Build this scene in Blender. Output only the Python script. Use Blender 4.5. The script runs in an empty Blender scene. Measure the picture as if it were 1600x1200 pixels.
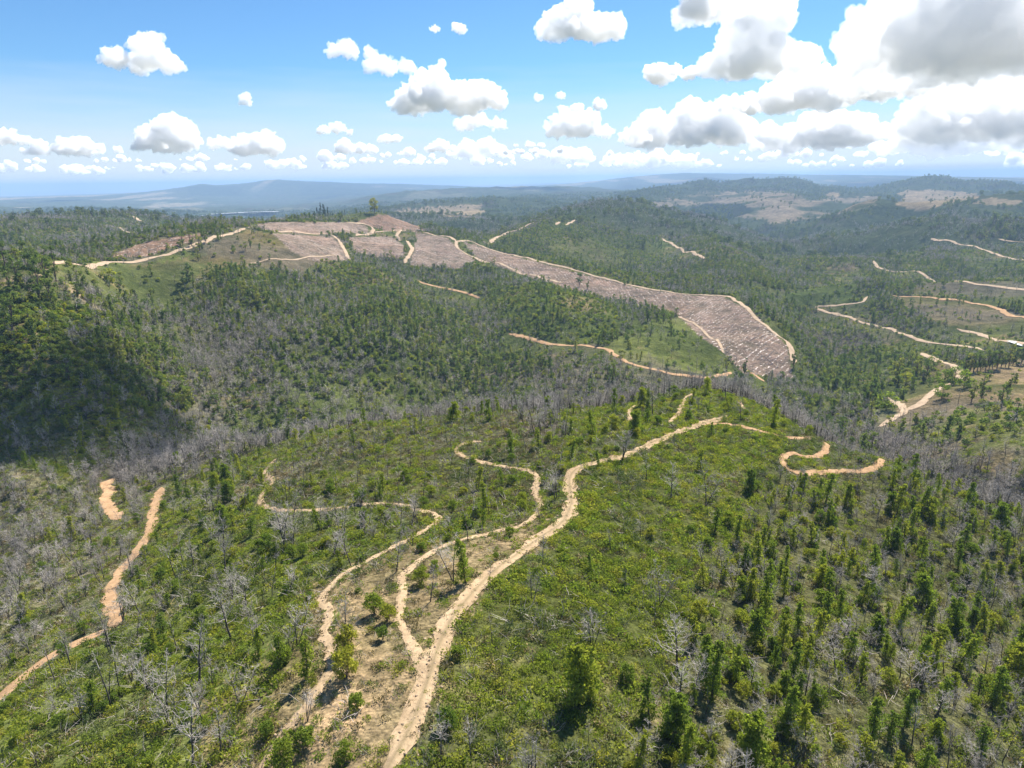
import bpy, math, random
import numpy as np
from mathutils import Matrix, Vector

rng = np.random.default_rng(7)
random.seed(7)
SC = bpy.context.scene
COL = SC.collection
R = math.radians

# ------------------------------------------------------------------ camera
ZC = 200.0                                    # height of the camera above datum
FPX = 24.0 / 36.0 * 1600.0
PITCH, ROLL = R(16.7), R(0.85)
cam_d = bpy.data.cameras.new('camera')
cam_d.sensor_width, cam_d.lens = 36.0, 24.0
cam_d.clip_start, cam_d.clip_end = 0.5, 200000.0
cam = bpy.data.objects.new('camera', cam_d)
COL.objects.link(cam)
MCAM = (Matrix.Translation((0, 0, ZC)) @ Matrix.Rotation(R(90) - PITCH, 4, 'X')
        @ Matrix.Rotation(-ROLL, 4, 'Z'))
cam.matrix_world = MCAM
SC.camera = cam
ROT = np.array(MCAM.to_3x3())

# ------------------------------------------------------------------ sky and sun
SUN_AZ, SUN_EL = R(33), R(54)                 # azimuth clockwise from straight ahead
SUN_DIR = np.array([math.sin(SUN_AZ) * math.cos(SUN_EL), math.cos(SUN_AZ) * math.cos(SUN_EL), math.sin(SUN_EL)])
world = bpy.data.worlds.new('World')
SC.world = world
world.use_nodes = True
wn = world.node_tree
bg = wn.nodes['Background']
sky = wn.nodes.new('ShaderNodeTexSky')
sky.sky_type = 'NISHITA'
sky.sun_disc = False
sky.sun_elevation, sky.sun_rotation = SUN_EL, SUN_AZ
sky.altitude = 400.0
sky.air_density, sky.dust_density, sky.ozone_density = 1.0, 0.1, 3.0
_tint = wn.nodes.new('ShaderNodeMix'); _tint.data_type = 'RGBA'; _tint.blend_type = 'MULTIPLY'; _tint.inputs[0].default_value = 1.0
_tint.inputs[7].default_value = (0.52, 0.76, 0.94, 1)
wn.links.new(sky.outputs[0], _tint.inputs[6])
# thin white cloud far off, thickening towards the horizon all round
_tc = wn.nodes.new('ShaderNodeTexCoord'); _sx = wn.nodes.new('ShaderNodeSeparateXYZ'); wn.links.new(_tc.outputs['Generated'], _sx.inputs[0])
_mp = wn.nodes.new('ShaderNodeMapping'); _mp.inputs['Scale'].default_value = (5, 5, 60); wn.links.new(_tc.outputs['Generated'], _mp.inputs[0])
_nz = wn.nodes.new('ShaderNodeTexNoise'); _nz.inputs['Scale'].default_value = 1.0; _nz.inputs['Detail'].default_value = 5; wn.links.new(_mp.outputs[0], _nz.inputs['Vector'])
_ad = wn.nodes.new('ShaderNodeMath'); _ad.operation = 'MULTIPLY_ADD'; _ad.inputs[1].default_value = 0.06; wn.links.new(_nz.outputs['Fac'], _ad.inputs[0]); wn.links.new(_sx.outputs[2], _ad.inputs[2])
_rp = wn.nodes.new('ShaderNodeValToRGB'); wn.links.new(_ad.outputs[0], _rp.inputs[0])
_e = _rp.color_ramp.elements; _e[0].position, _e[0].color = 0.05, (0.88, 0.88, 0.88, 1); _e[1].position, _e[1].color = 0.17, (0, 0, 0, 1)
_vl = wn.nodes.new('ShaderNodeMix'); _vl.data_type = 'RGBA'; wn.links.new(_rp.outputs[0], _vl.inputs[0]); wn.links.new(_tint.outputs[2], _vl.inputs[6]); _vl.inputs[7].default_value = (5.5, 5.95, 6.35, 1)
wn.links.new(_vl.outputs[2], bg.inputs[0])
bg.inputs[1].default_value = 0.070
sun_d = bpy.data.lights.new('sun', 'SUN')
sun_d.energy, sun_d.angle, sun_d.color = 4.8, R(0.53), (1.0, 0.955, 0.89)
sun = bpy.data.objects.new('sun', sun_d)
COL.objects.link(sun)
sun.rotation_euler = Vector(-SUN_DIR).to_track_quat('-Z', 'Y').to_euler()
sun.location = (0, 0, 900)
SC.view_settings.view_transform = 'Standard'
SC.view_settings.look = 'None'
SC.view_settings.gamma = 1.0
SC.view_settings.exposure = 1.13
SC.view_settings.use_curve_mapping = False
SC.render.engine = 'CYCLES'
cy = SC.cycles
cy.max_bounces, cy.diffuse_bounces, cy.transmission_bounces = 36, 5, 6
cy.glossy_bounces, cy.transparent_max_bounces, cy.volume_bounces = 1, 8, 24
cy.use_denoising = True

# ------------------------------------------------------------------ helpers
def ray(px, py):
    """unit view ray of a point in the 1600 x 1200 photograph"""
    d = ROT @ np.array([(px - 800) / FPX, (600 - py) / FPX, -1.0])
    return d / np.linalg.norm(d)

def azt(px, py):
    d = ray(px, py)
    return math.atan2(d[0], d[1]), d[2] / math.hypot(d[0], d[1])

def project(x, y, z):
    v = np.stack([x, y, z - ZC], -1) @ ROT
    w = -v[..., 2]
    return 800 + FPX * v[..., 0] / w, 600 - FPX * v[..., 1] / w

_lat = rng.random((512, 512)).astype(np.float32)
def vnoise(x, y):
    xi, yi = np.floor(x).astype(np.int64), np.floor(y).astype(np.int64)
    fx, fy = x - xi, y - yi
    fx, fy = fx * fx * fx * (fx * (fx * 6 - 15) + 10), fy * fy * fy * (fy * (fy * 6 - 15) + 10)
    a, b = xi & 511, (xi + 1) & 511
    c, d = yi & 511, (yi + 1) & 511
    return ((_lat[a, c] * (1 - fx) + _lat[b, c] * fx) * (1 - fy)
            + (_lat[a, d] * (1 - fx) + _lat[b, d] * fx) * fy) * 2 - 1

def fbm(x, y, octv=4, ridged=False):
    s, a, t = 0.0, 1.0, 0.0
    for k in range(octv):
        n = vnoise(x * 1.0 + 37.1 * k, y + 91.7 * k)
        s = s + a * ((1 - 2 * np.abs(n)) if ridged else n)
        t += a
        a *= 0.5
        x, y = x * 1.83 + y * 0.62, y * 1.83 - x * 0.62
    return s / t

def sstep(a, b, x):
    t = np.clip((x - a) / (b - a), 0, 1)
    return t * t * (3 - 2 * t)

# ------------------------------------------------------------------ terrain: control points -> smooth surface
# Z: pixel + height relative to camera;  G: pixel + ground range;  W: column pixel + range + height
Z = [(620,1195,-46),(660,1060,-46),(700,960,-46.5),(780,880,-47.5),(880,790,-48.5),(900,740,-49.3),(985,705,-50.5),
     (1060,680,-51.5),(1115,655,-52.5),(1160,628,-55),
     (1180,672,-53.5),(1260,685,-55.5),(1290,700,-56),(1225,718,-55),(1320,735,-57.5),(1378,718,-59.5),
     (1400,800,-61),(1590,800,-69),(1200,900,-55),(1400,950,-60),(1590,950,-67),(1200,1190,-52),(1400,1190,-56),
     (1590,1190,-61),(1000,1000,-49.5),(1000,1190,-48.5),(1000,820,-50.5),(1100,760,-52.5),(860,1190,-47),
     (500,1190,-47.5),(400,1190,-49.5),(200,1190,-54),(10,1190,-58),(500,950,-49.5),(350,1000,-55),(200,1020,-61),
     (100,1040,-63),(10,1090,-64.5),(10,950,-73),(10,850,-82),(100,850,-77),(180,920,-69),(235,820,-72),(250,770,-77),
     (10,765,-86),(150,750,-83),(420,740,-64),(600,700,-57.5),(700,655,-58),(560,662,-59.5),(800,642,-57),(450,690,-70),
     (350,690,-76),(420,785,-60),(550,800,-55.5),(680,805,-52.5),(720,700,-54.5),(840,745,-51.5),(840,790,-50.5),
     (620,870,-50),(300,900,-62),(300,800,-70),(380,720,-75),(920,660,-55),(1000,630,-58),(1080,612,-60)]
G = [(10,735,226),(150,725,235),(500,620,330),(300,640,290),(100,600,290),(10,560,310),(10,470,380),(60,430,430),(110,413,470),
     (10,432,410),(200,560,330),(200,480,420),(200,430,520),(280,396,600),(380,358,720),(300,560,360),(300,480,470),
     (430,390,680),(480,405,690),(400,350,820),(480,350,870),(540,402,720),(540,350,920),(600,333,1020),(585,357,950),
     (640,352,1000),(700,370,920),(720,381,860),(640,402,760),(690,405,780),
     (400,560,390),(400,480,500),(500,540,430),(500,450,590),(600,560,400),(600,480,530),(600,430,650),(700,600,355),
     (700,520,440),(700,460,570),(750,465,590),(800,525,450),(950,545,430),(1140,587,410),
     (800,600,350),(900,590,352),(1000,600,340),(850,440,630),(900,460,570),(1000,490,520),(1050,510,495),(1100,560,430),
     (800,400,800),(900,425,720),(1000,450,660),(1080,460,620),(1130,462,600),(1180,490,540),(1230,540,475),(1238,590,425),
     (740,402,810),(800,430,700),(880,450,640),(960,470,595),(1040,487,560),(1100,530,480),(1160,582,425),
     (1130,440,760),(1130,420,900),(1250,470,740),(1300,540,560),(1300,500,650),(1350,560,500),(1300,600,415),(1350,600,420),
     (1400,620,405),(1395,650,360),(1450,600,430),(1500,560,520),(1590,560,530),(1590,535,590),(1540,548,570),(1450,520,640),
     (1360,500,700),(1280,480,720),(1350,470,760),(1590,500,660),(1500,475,730),(1400,462,790),(1590,430,960),(1450,435,980),
     (1365,410,1150),(1550,400,1150),(1465,375,1400),(1590,375,1350),(1240,385,1500),(1240,410,1280),
     (1500,690,285),(1590,640,330),(1590,700,265),(1420,690,300),
     (830,349,1150),(760,377,960),(880,345,1220),(900,400,930),(1000,400,1030),(1000,330,1700),(930,326,1600),(900,340,1350),
     (1100,345,1800),(1070,390,1230),(1100,405,1130),(1200,430,1080),(1000,370,1250),(1150,360,1700),(1200,392,1400),
     (720,350,1500),(720,335,2200),(650,330,2500),(750,310,4500),(650,305,5500),(850,320,2900),
     (200,345,1300),(100,350,1200),(10,356,1100),(10,400,800),(110,395,700),(150,380,900),(240,345,1400),(310,346,1700),(260,372,900),
     (150,332,4000),(350,336,4600),(100,319,7000),(300,311,8000),(400,310,8300),(430,285,9500),(312,291,9400),(340,294,9400),(370,292,9500),(285,297,9400),
     (480,286.5,9700),(550,289,9900),(620,290,10200),(700,293,10500),(10,307,20000),(250,300,19000),(800,291,18000),(900,287,20000),(1590,279,20000),
     (1080,271,11000),(985,277,11000),(1200,272,11500),(1350,274,11500),(1500,277,12000),
     (1110,282,9000),(1060,289,8600),(1160,288,8800),(900,298,7000),(1000,301,5500),(1000,318,3400),(1060,304,4000),(1130,300,4200),(1230,298,4200),
     (1130,325,3000),(1230,332,2600),(1300,312,3800),(1300,350,2200),(1400,303,4000),(1450,296,4300),(1390,318,3300),(1450,322,3200),
     (1540,318,3000),(1500,338,2200),(1400,360,1800),(1590,330,2400),(1590,350,1800),(1590,300,4500),(1250,318,3200),
     (1330,286,8500),(1590,288,8500),(780,300,9000),(560,302,8000)]
W = [(-200,25,-49),(800,22,-46),(1800,25,-49),(-200,60,-57),(1800,60,-60),(-300,120,-75),(1900,120,-75),(-200,260,-105),
     (1850,260,-110),(-250,420,-70),(-250,800,-75),(1850,600,-120),(1850,1300,-110),(-250,1500,-90),
     (-250,5000,-150),(-250,12000,-160),(1850,4000,-90),(1850,9000,-110),
     (560,240,-100),(440,245,-103),(330,240,-101),(700,240,-98),(800,240,-98),(920,240,-96),(1020,260,-104),(1100,280,-108),
     (1160,230,-80),(1250,200,-70),(1250,290,-108),(1330,250,-100),(1400,220,-95),(1500,215,-105),(1590,195,-98),(1450,170,-72),(1380,165,-65),
     (560,195,-73),(680,185,-66),(800,190,-68),(920,175,-60),(1010,195,-64),
     (750,1300,-125),(660,1400,-110),(850,1900,-120),(560,1300,-90),(480,1200,-95),(400,1200,-110),
     (1000,2300,-120),(1130,2300,-150),(200,2200,-135),(310,2600,-165),(100,2200,-135),(10,2200,-130),
     (600,1500,-100),(1450,2700,-130),(1550,2600,-130),
     (430,12500,-140),(310,12500,-150),(570,13000,-140),(1110,9900,-90),(900,14000,-150),(1400,14500,-130),(1100,14500,-120),(1250,14500,-120),
     (1080,24000,-120),(1100,5600,-150),(1230,5600,-150),(1400,5600,-140),(1550,5600,-140),(1000,6500,-150),(900,8200,-150),(800,45000,-170),(-200,45000,-250),(1800,45000,-120),(200,45000,-220),(1400,45000,-130),(1100,45000,-120),
     (-200,20000,-190),(1800,20000,-100)]
pts = []
for px, py, z in Z:
    a, t = azt(px, py); pts.append((a, math.log(z / t), t))
for px, py, r in G:
    a, t = azt(px, py); pts.append((a, math.log(r), t))
for px, r, z in W:
    a, t = azt(px, 600); pts.append((math.atan((px - 800) / FPX / 0.96), math.log(r), z / r))
pts = np.array(pts)
AZS, VS = 1.7, 1.0                            # scale of azimuth against log range
def tps_fit(p, lam=2e-4):
    n = len(p)
    u = np.stack([p[:, 0] * AZS, p[:, 1] * VS], 1)
    d2 = ((u[:, None] - u[None]) ** 2).sum(-1)
    K = 0.5 * d2 * np.log(d2 + 1e-12) + lam * np.eye(n)
    P = np.c_[np.ones(n), u]
    A = np.block([[K, P], [P.T, np.zeros((3, 3))]])
    w = np.linalg.solve(A, np.r_[p[:, 2], np.zeros(3)])
    return u, w
_u, _w = tps_fit(pts)
def tps(a, v):
    q = np.stack([a.ravel() * AZS, v.ravel() * VS], 1)
    out = np.empty(len(q))
    for i in range(0, len(q), 20000):
        d2 = ((q[i:i + 20000, None] - _u[None]) ** 2).sum(-1)
        out[i:i + 20000] = 0.5 * (d2 * np.log(d2 + 1e-12)) @ _w[:-3] + _w[-3] + q[i:i + 20000] @ _w[-2:]
    return out.reshape(a.shape)

NA, NR = 860, 1240
A0, A1 = R(-58), R(58)
V0, V1 = math.log(16.0), math.log(44000.0)
AA = np.linspace(A0, A1, NA)
VV = np.linspace(V0, V1, NR)
ca, cv = np.linspace(A0, A1, 216), np.linspace(V0, V1, 311)
CT = tps(*np.meshgrid(ca, cv, indexing='ij'))
def upsample(C):
    """bicubic (Catmull-Rom) resampling of the coarse surface on the fine grid"""
    def axis(M, xo, xn):
        f = (xn - xo[0]) / (xo[1] - xo[0]); i = np.clip(np.floor(f).astype(int), 0, len(xo) - 2); t = (f - i)[:, None]
        g = lambda k: M[np.clip(i + k, 0, len(xo) - 1)]
        return 0.5 * (2 * g(0) + (g(1) - g(-1)) * t + (2 * g(-1) - 5 * g(0) + 4 * g(1) - g(2)) * t ** 2
                      + (3 * g(0) - g(-1) - 3 * g(1) + g(2)) * t ** 3)
    return axis(axis(C, ca, AA).T, cv, VV).T
GT = upsample(CT)
GA, GV = np.meshgrid(AA, VV, indexing='ij')
GR = np.exp(GV)
GX, GY = GR * np.sin(GA), GR * np.cos(GA)
far = sstep(450, 1800, GR)
amp = 0.25 + 0.0022 * np.minimum(GR, 400) + 7.0 * far + 9.0 * sstep(2500, 6000, GR)
wl = 9.0
detail = 0.30 * fbm(GX / 6, GY / 6, 4) + 0.0035 * np.minimum(GR, 500) * fbm(GX / 38, GY / 38, 3)
detail += sstep(270, 420, GR) * (7.0 * (fbm(GX / 130 + 3, GY / 130, 4, True) - 0.15) + 1.2 * fbm(GX / 40, GY / 40, 3))
detail += sstep(1800, 3000, GR) * (1 - sstep(5000, 8000, GR)) * 16.0 * (fbm(GX / 420 + 1, GY / 420, 5, True) - 0.25)
detail += far * (9.0 * (fbm(GX / 210, GY / 210, 4, True) - 0.2) + 4.0 * fbm(GX / 90, GY / 90, 3))
detail += sstep(2200, 5000, GR) * 14 * fbm(GX / 900, GY / 900, 4, True)
detail *= 1 - 0.75 * sstep(6000, 15000, GR)
def crease(px, ranges, amp, wid):
    """a gully (negative) or spur (positive) along a line on the hillside"""
    P = []
    for (x, y), r in zip(px, ranges):
        a, _ = azt(x, y); P.append((r * math.sin(a), r * math.cos(a)))
    best = np.full(GR.shape, 1e9)
    for (x0, y0), (x1, y1) in zip(P[:-1], P[1:]):
        dx, dy = x1 - x0, y1 - y0
        t = np.clip(((GX - x0) * dx + (GY - y0) * dy) / (dx * dx + dy * dy), 0, 1)
        best = np.minimum(best, np.hypot(GX - x0 - t * dx, GY - y0 - t * dy))
    return amp * np.exp(-(best / wid) ** 2)
detail += crease([(250, 450), (290, 520), (300, 600), (310, 640)], (520, 400, 330, 300), -15, 30)
detail += crease([(640, 425), (700, 460), (760, 510), (740, 570), (700, 610)], (680, 570, 470, 390, 350), -16, 36)
detail += crease([(480, 410), (455, 480), (470, 560)], (690, 500, 400), 12, 36)
detail += crease([(600, 430), (590, 500), (600, 570)], (650, 500, 400), 10, 30)
detail += crease([(100, 480), (110, 560), (140, 640)], (370, 310, 275), 9, 36)
detail += crease([(1260, 470), (1290, 540), (1330, 600)], (740, 560, 430), -14, 36)
detail += crease([(850, 400), (930, 400), (1000, 440)], (900, 950, 800), -15, 45)
detail += crease([(960, 330), (1030, 330), (1100, 347), (1190, 392), (1255, 425)], (1600, 1700, 1700, 1380, 1120), 15, 105)
detail += crease([(1060, 330), (1160, 345), (1250, 375), (1290, 410)], (2150, 2150, 1800, 1450), -34, 150)
detail += crease([(940, 375), (1010, 395), (1080, 430)], (1150, 1080, 820), -14, 50)
detail += crease([(1080, 365), (1110, 385), (1140, 410)], (1450, 1250, 1020), 14, 45)
detail += crease([(1340, 345), (1300, 370), (1270, 395)], (2100, 1750, 1450), 26, 90)
detail += crease([(1500, 345), (1430, 365), (1380, 385)], (2000, 1700, 1480), 22, 85)
detail += crease([(1420, 352), (1380, 372), (1330, 400)], (1950, 1600, 1350), -18, 70)
detail += crease([(1620, 352), (1540, 366), (1480, 385)], (1800, 1560, 1350), -8, 80)
detail += crease([(1600, 400), (1500, 425), (1420, 450)], (1150, 980, 860), -4, 45)
detail += crease([(1330, 455), (1390, 478), (1450, 500)], (860, 740, 660), 7, 30)
detail += crease([(1000, 350), (1060, 385), (1130, 430)], (1450, 1230, 820), 13, 60)
detail += crease([(990, 320), (1060, 304), (1100, 301), (1160, 300), (1240, 298)], (3400, 3900, 4150, 4250, 4250), 26, 230)
for _x, _ra, _rb, _xb in ((1040, 3900, 2900, 1000), (1100, 4100, 3100, 1085), (1165, 4200, 2700, 1190), (1215, 4200, 2900, 1260), (1250, 4200, 3400, 1320)):
    detail += crease([(_x, 300), ((_x + _xb) / 2, 310), (_xb, 325)], (_ra, (_ra + _rb) / 2, _rb), 24, 130)
detail += crease([(1400, 305), (1460, 297), (1530, 303)], (4000, 4300, 4100), 32, 260)
detail += crease([(1510, 318), (1560, 309), (1620, 318)], (3100, 3200, 3100), 26, 190)
detail += crease([(1455, 296), (1440, 310), (1400, 322)], (4300, 3800, 3200), 22, 130)
detail += crease([(1400, 345), (1500, 336), (1620, 330)], (2100, 2250, 2350), 44, 160)
detail += crease([(1330, 380), (1450, 365), (1560, 372)], (1500, 1550, 1450), 28, 110)
detail += crease([(1290, 440), (1400, 448), (1500, 455)], (1050, 900, 850), 5, 60)
detail += crease([(620, 330), (700, 322), (760, 320)], (2600, 2700, 2800), 22, 150)
detail += crease([(0, 355), (100, 350), (200, 345), (240, 350)], (1100, 1180, 1300, 1400), 8, 90)
detail += crease([(640, 307), (760, 300), (900, 296)], (5200, 5600, 6200), 30, 350)
detail += crease([(1060, 290), (1110, 283), (1165, 290)], (8600, 8900, 8700), 32, 420)
detail += crease([(310, 292), (370, 294), (430, 284), (560, 287), (700, 291)], (9500, 9400, 9500, 9900, 10800), 22, 500)
GZ = GT * GR + ZC + detail
GZ = np.where(GR > 14000, np.minimum(GZ, ZC - 45 - 60 * sstep(14000, 30000, GR)), GZ)
GT = (GZ - ZC) / GR

def height(x, y):
    a, v = np.arctan2(x, y), np.log(np.hypot(x, y))
    fa = np.clip((a - A0) / (A1 - A0) * (NA - 1), 0, NA - 1.001)
    fv = np.clip((v - V0) / (V1 - V0) * (NR - 1), 0, NR - 1.001)
    i, j = fa.astype(int), fv.astype(int)
    s, t = fa - i, fv - j
    return (GZ[i, j] * (1 - s) + GZ[i + 1, j] * s) * (1 - t) + (GZ[i, j + 1] * (1 - s) + GZ[i + 1, j + 1] * s) * t

def ground(px, py, near=0.0, far=1e9):
    """the ground point that a view ray of the photograph meets first between two ranges"""
    a, t = azt(px, py)
    f = np.clip((a - A0) / (A1 - A0) * (NA - 1), 0, NA - 1.001)
    i = int(f); s = f - i
    col = GT[i] * (1 - s) + GT[i + 1] * s
    rr = np.exp(VV)
    ok = np.nonzero((col >= t) & (rr > near) & (rr < far))[0]
    if len(ok) == 0:
        k = int(np.argmax(np.where((rr > near) & (rr < far), col, -9)))
        r = rr[k]
    else:
        k = ok[0]
        r = rr[k] if k == 0 or col[k] == col[k - 1] else rr[k - 1] + (rr[k] - rr[k - 1]) * np.clip((t - col[k - 1]) / (col[k] - col[k - 1]), 0, 1)
    x, y = r * math.sin(a), r * math.cos(a)
    return np.array([x, y, float(height(np.array(x), np.array(y)))])

GPX, GPY = project(GX, GY, GZ)
vis = GT >= np.maximum.accumulate(GT, 1) - 1e-9

# ------------------------------------------------------------------ land cover (own colours of the ground, plus one painted cloud shadow) and plant densities
def inside(poly, near=0, far=1e9, soft=None):
    p = np.array(poly, float)
    c = np.zeros(GPX.shape, bool)
    bx = (GPX > p[:, 0].min()) & (GPX < p[:, 0].max()) & (GPY > p[:, 1].min()) & (GPY < p[:, 1].max()) & (GR > near) & (GR < far)
    ii = np.nonzero(bx)
    # a ragged outline: natural borders wander
    wob = WOB[ii] * (np.where(GR[ii] < 260, 34.0, 7.0) if soft is None else soft)
    x, y = GPX[ii] + wob, GPY[ii] + wob * 0.6
    r = np.zeros(len(x), bool)
    for (x0, y0), (x1, y1) in zip(p, np.roll(p, -1, 0)):
        k = (y0 > y) != (y1 > y)
        r ^= k & (x < (x1 - x0) * (y - y0) / (y1 - y0 + 1e-12) + x0)
    c[ii] = r
    return c
WOB = fbm(GA * 260, GV * 90, 3)
N1 = fbm(GX / 70 + 5, GY / 70, 4)
N2 = fbm(GX / 14 + 50, GY / 14 + 9, 4)
N3 = fbm(GX / 400 + 3, GY / 400 + 1, 4)
N4 = fbm(GX / 3.1, GY / 3.1, 3)
N5 = fbm(GX / 1500 + 13, GY / 1100 + 4, 4)
LAND = np.empty(GX.shape + (3,))
def paint(mask, c, k=1.0):
    m = (mask.astype(float) * k)[..., None]
    LAND[:] = LAND * (1 - m) + np.array(c) * m
SOIL, DRY, GREEN = (0.36, 0.25, 0.15), (0.22, 0.18, 0.085), (0.125, 0.15, 0.048)
LAND[:] = GREEN
paint(np.ones_like(GR), (0.16, 0.145, 0.11), sstep(-0.15, 0.5, N1 + 0.5 * N2) * 0.75)     # leaf litter and ash
paint(np.ones_like(GR), SOIL, sstep(0.35, 0.75, N2 + 0.3 * N4) * 0.55 * (GR < 1200))
# plant densities per square metre: green trees, bushy saplings, dead trees, heath clumps
g = np.where(GR < 260, 0.02, 0.021) * (1 + 1.0 * np.clip(N1 * 1.8, -0.85, 1))
d = np.where(GR < 260, 0.020, 0.046) * (1 + 1.0 * np.clip(-N1 * 1.8 + 0.3 * N3, -0.9, 1.2))
b = np.where(GR < 260, 0.010, 0.016) * (1 + N2)
h = np.where(GR < 300, 0.75, 0.0) * np.ones_like(GR)
hd = 0.25 + 0.5 * sstep(-0.1, 0.5, N2)          # share of dry clumps
ZONE = np.zeros(GR.shape, int)
ZONES = ['on the open slope']
def zone(mask, name):
    if name not in ZONES: ZONES.append(name)
    ZONE[mask] = ZONES.index(name)
zone(GR > 260, 'on the hillside across the valley')
near_ = GR < 262
left = near_ & (GPX < 520)
zone(left, 'on the lower left slope')
zone(near_ & (GPX >= 1000), 'on the lower right slope')

# the open heath right of the main trail
heath = inside([(905, 735), (1000, 700), (1120, 655), (1250, 695), (1205, 735), (1180, 800), (1090, 880), (1070, 1000), (1010, 1100), (960, 1240),
                (650, 1240), (700, 1020), (760, 920), (860, 850)], 0, 200)
zone(heath, 'in the open heath right of the main trail')
for A, k in ((g, 0.10), (d, 0.45), (b, 0.35)): A[heath] *= k
h[heath] = 1.15; hd[heath] = 0.16 + 0.30 * sstep(0.1, 0.6, N2[heath])
paint(heath, (0.13, 0.14, 0.045), 0.6)
# dense regrowth, lower right
dense = inside([(1180, 800), (1210, 735), (1400, 700), (1700, 790), (1700, 1300), (960, 1300), (1010, 1100), (1070, 1000), (1090, 880)], 0, 215)
g[dense] = 0.080 * (1 + 0.6 * N1[dense]); d[dense] = 0.115; b[dense] = 0.060; h[dense] = 0.6; hd[dense] = 0.5
paint(dense, (0.20, 0.17, 0.11), 0.45)
zone(dense & (GPY > 960), 'in the regrowth at the lower right corner')
zone(dense & (GPY <= 960), 'in the regrowth below the hairpin path')
zone(dense & (GPX > 1400) & (GPY <= 960), 'on the right shoulder of the near ridge')
# sandy ground between the narrow trails
sandy = inside([(405, 1240), (470, 1120), (520, 1040), (520, 915), (640, 850), (700, 850), (880, 800), (760, 905), (700, 1000), (655, 1070), (610, 1240)], 0, 140)
g[sandy] *= 0.12; d[sandy] *= 0.5; b[sandy] = 0.030; h[sandy] = 0.62; hd[sandy] = 0.62
paint(sandy, (0.33, 0.25, 0.15), 0.85)
zone(sandy, 'on the sandy ground between the narrow trails')
dryl = inside([(330, 1240), (300, 1100), (470, 1000), (470, 900), (520, 910), (505, 1060), (420, 1180), (400, 1240)], 0, 120)
paint(dryl, (0.30, 0.22, 0.13), 0.6); h[dryl] = 0.75; hd[dryl] = 0.5; g[dryl] *= 0.25; b[dryl] *= 0.6
# left slopes
ls = inside([(-60, 1300), (-60, 1110), (190, 985), (260, 780), (420, 800), (520, 900), (470, 1000), (330, 1240), (330, 1300)], 0, 200)
g[ls] = 0.006; d[ls] = 0.030 * (1 + 0.8 * N1[ls]); b[ls] = 0.028; h[ls] = 1.0; hd[ls] = 0.22
zone(ls, 'right of the eroded orange track')
gul = inside([(-80, 740), (260, 740), (250, 790), (180, 970), (-80, 1130)], 0, 235)
g[gul] = 0.004; d[gul] = 0.065 * (1 + 0.6 * N1[gul]); b[gul] = 0.018; h[gul] = 0.85; hd[gul] = 0.55
paint(gul, (0.20, 0.18, 0.12), 0.5)
zone(gul, 'in the pale gully at the left edge')
# the dark knoll with thin poles
knoll = inside([(425, 705), (560, 650), (800, 625), (880, 690), (850, 830), (690, 800), (420, 790)], 0, 190)
g[knoll] = 0.003; d[knoll] = 0.042; b[knoll] = 0.012; h[knoll] = 0.9; hd[knoll] = 0.5 + 0.5 * sstep(0, 0.5, N2[knoll])
paint(knoll, (0.12, 0.11, 0.06), 0.5)
zone(knoll, 'on the knoll above the winding path')
kn2 = inside([(420, 800), (690, 808), (640, 850), (540, 880), (440, 880)], 0, 150)
g[kn2] = 0.008; d[kn2] = 0.05; b[kn2] = 0.03
mid_ = inside([(690, 800), (850, 700), (900, 735), (885, 800), (820, 850), (700, 850)], 0, 150)
g[mid_] = 0.012; b[mid_] = 0.05; d[mid_] = 0.03; hd[mid_] = 0.45
zone(mid_, 'between the fork path and main trail')
far_ = inside([(860, 690), (980, 625), (1160, 600), (1400, 690), (1380, 730), (1200, 690), (1110, 655), (960, 715)], 0, 215)
g[far_] = 0.008; b[far_] = 0.035; d[far_] = 0.014; h[far_] = 1.05; hd[far_] = 0.2
zone(far_, 'near the far end of the ridge trail')
loop = inside([(1195, 690), (1230, 672), (1300, 672), (1390, 705), (1395, 745), (1320, 765), (1240, 760), (1205, 735)], 0, 200, 8)
g[loop] *= 0.1; d[loop] *= 0.5; b[loop] *= 0.5
# the belt of dead trees behind the ridge
belt = (GR > 165) & (GR < 275) & ~vis & (GPX > 160)
belt |= inside([(150, 720), (330, 665), (420, 690), (300, 745), (120, 770)], 0, 260) | inside([(1230, 630), (1420, 690), (1700, 770), (1700, 830), (1560, 800), (1380, 715)], 150, 320)
belt |= inside([(800, 650), (880, 640), (880, 680), (830, 690)], 0, 200)
d[belt] = 0.19; g[belt] = 0.003; b[belt] = 0.006; h[belt] *= 0.5
paint(belt, (0.17, 0.15, 0.125), 0.8)
zone(belt, 'in the grey belt behind the ridge')
# valley slope at the right
rs = inside([(1400, 670), (1480, 645), (1620, 610), (1700, 610), (1700, 780), (1560, 740), (1430, 710)], 225, 420)
g[rs] = 0.008; d[rs] = 0.018; b[rs] = 0.010; paint(rs, (0.36, 0.28, 0.17), 0.8); paint(rs, (0.16, 0.19, 0.06), 0.6 * sstep(-0.2, 0.3, N2))
h[rs] = 0.25; hd[rs] = 0.4
zone(rs, 'on the tan valley slope at the right')
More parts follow.
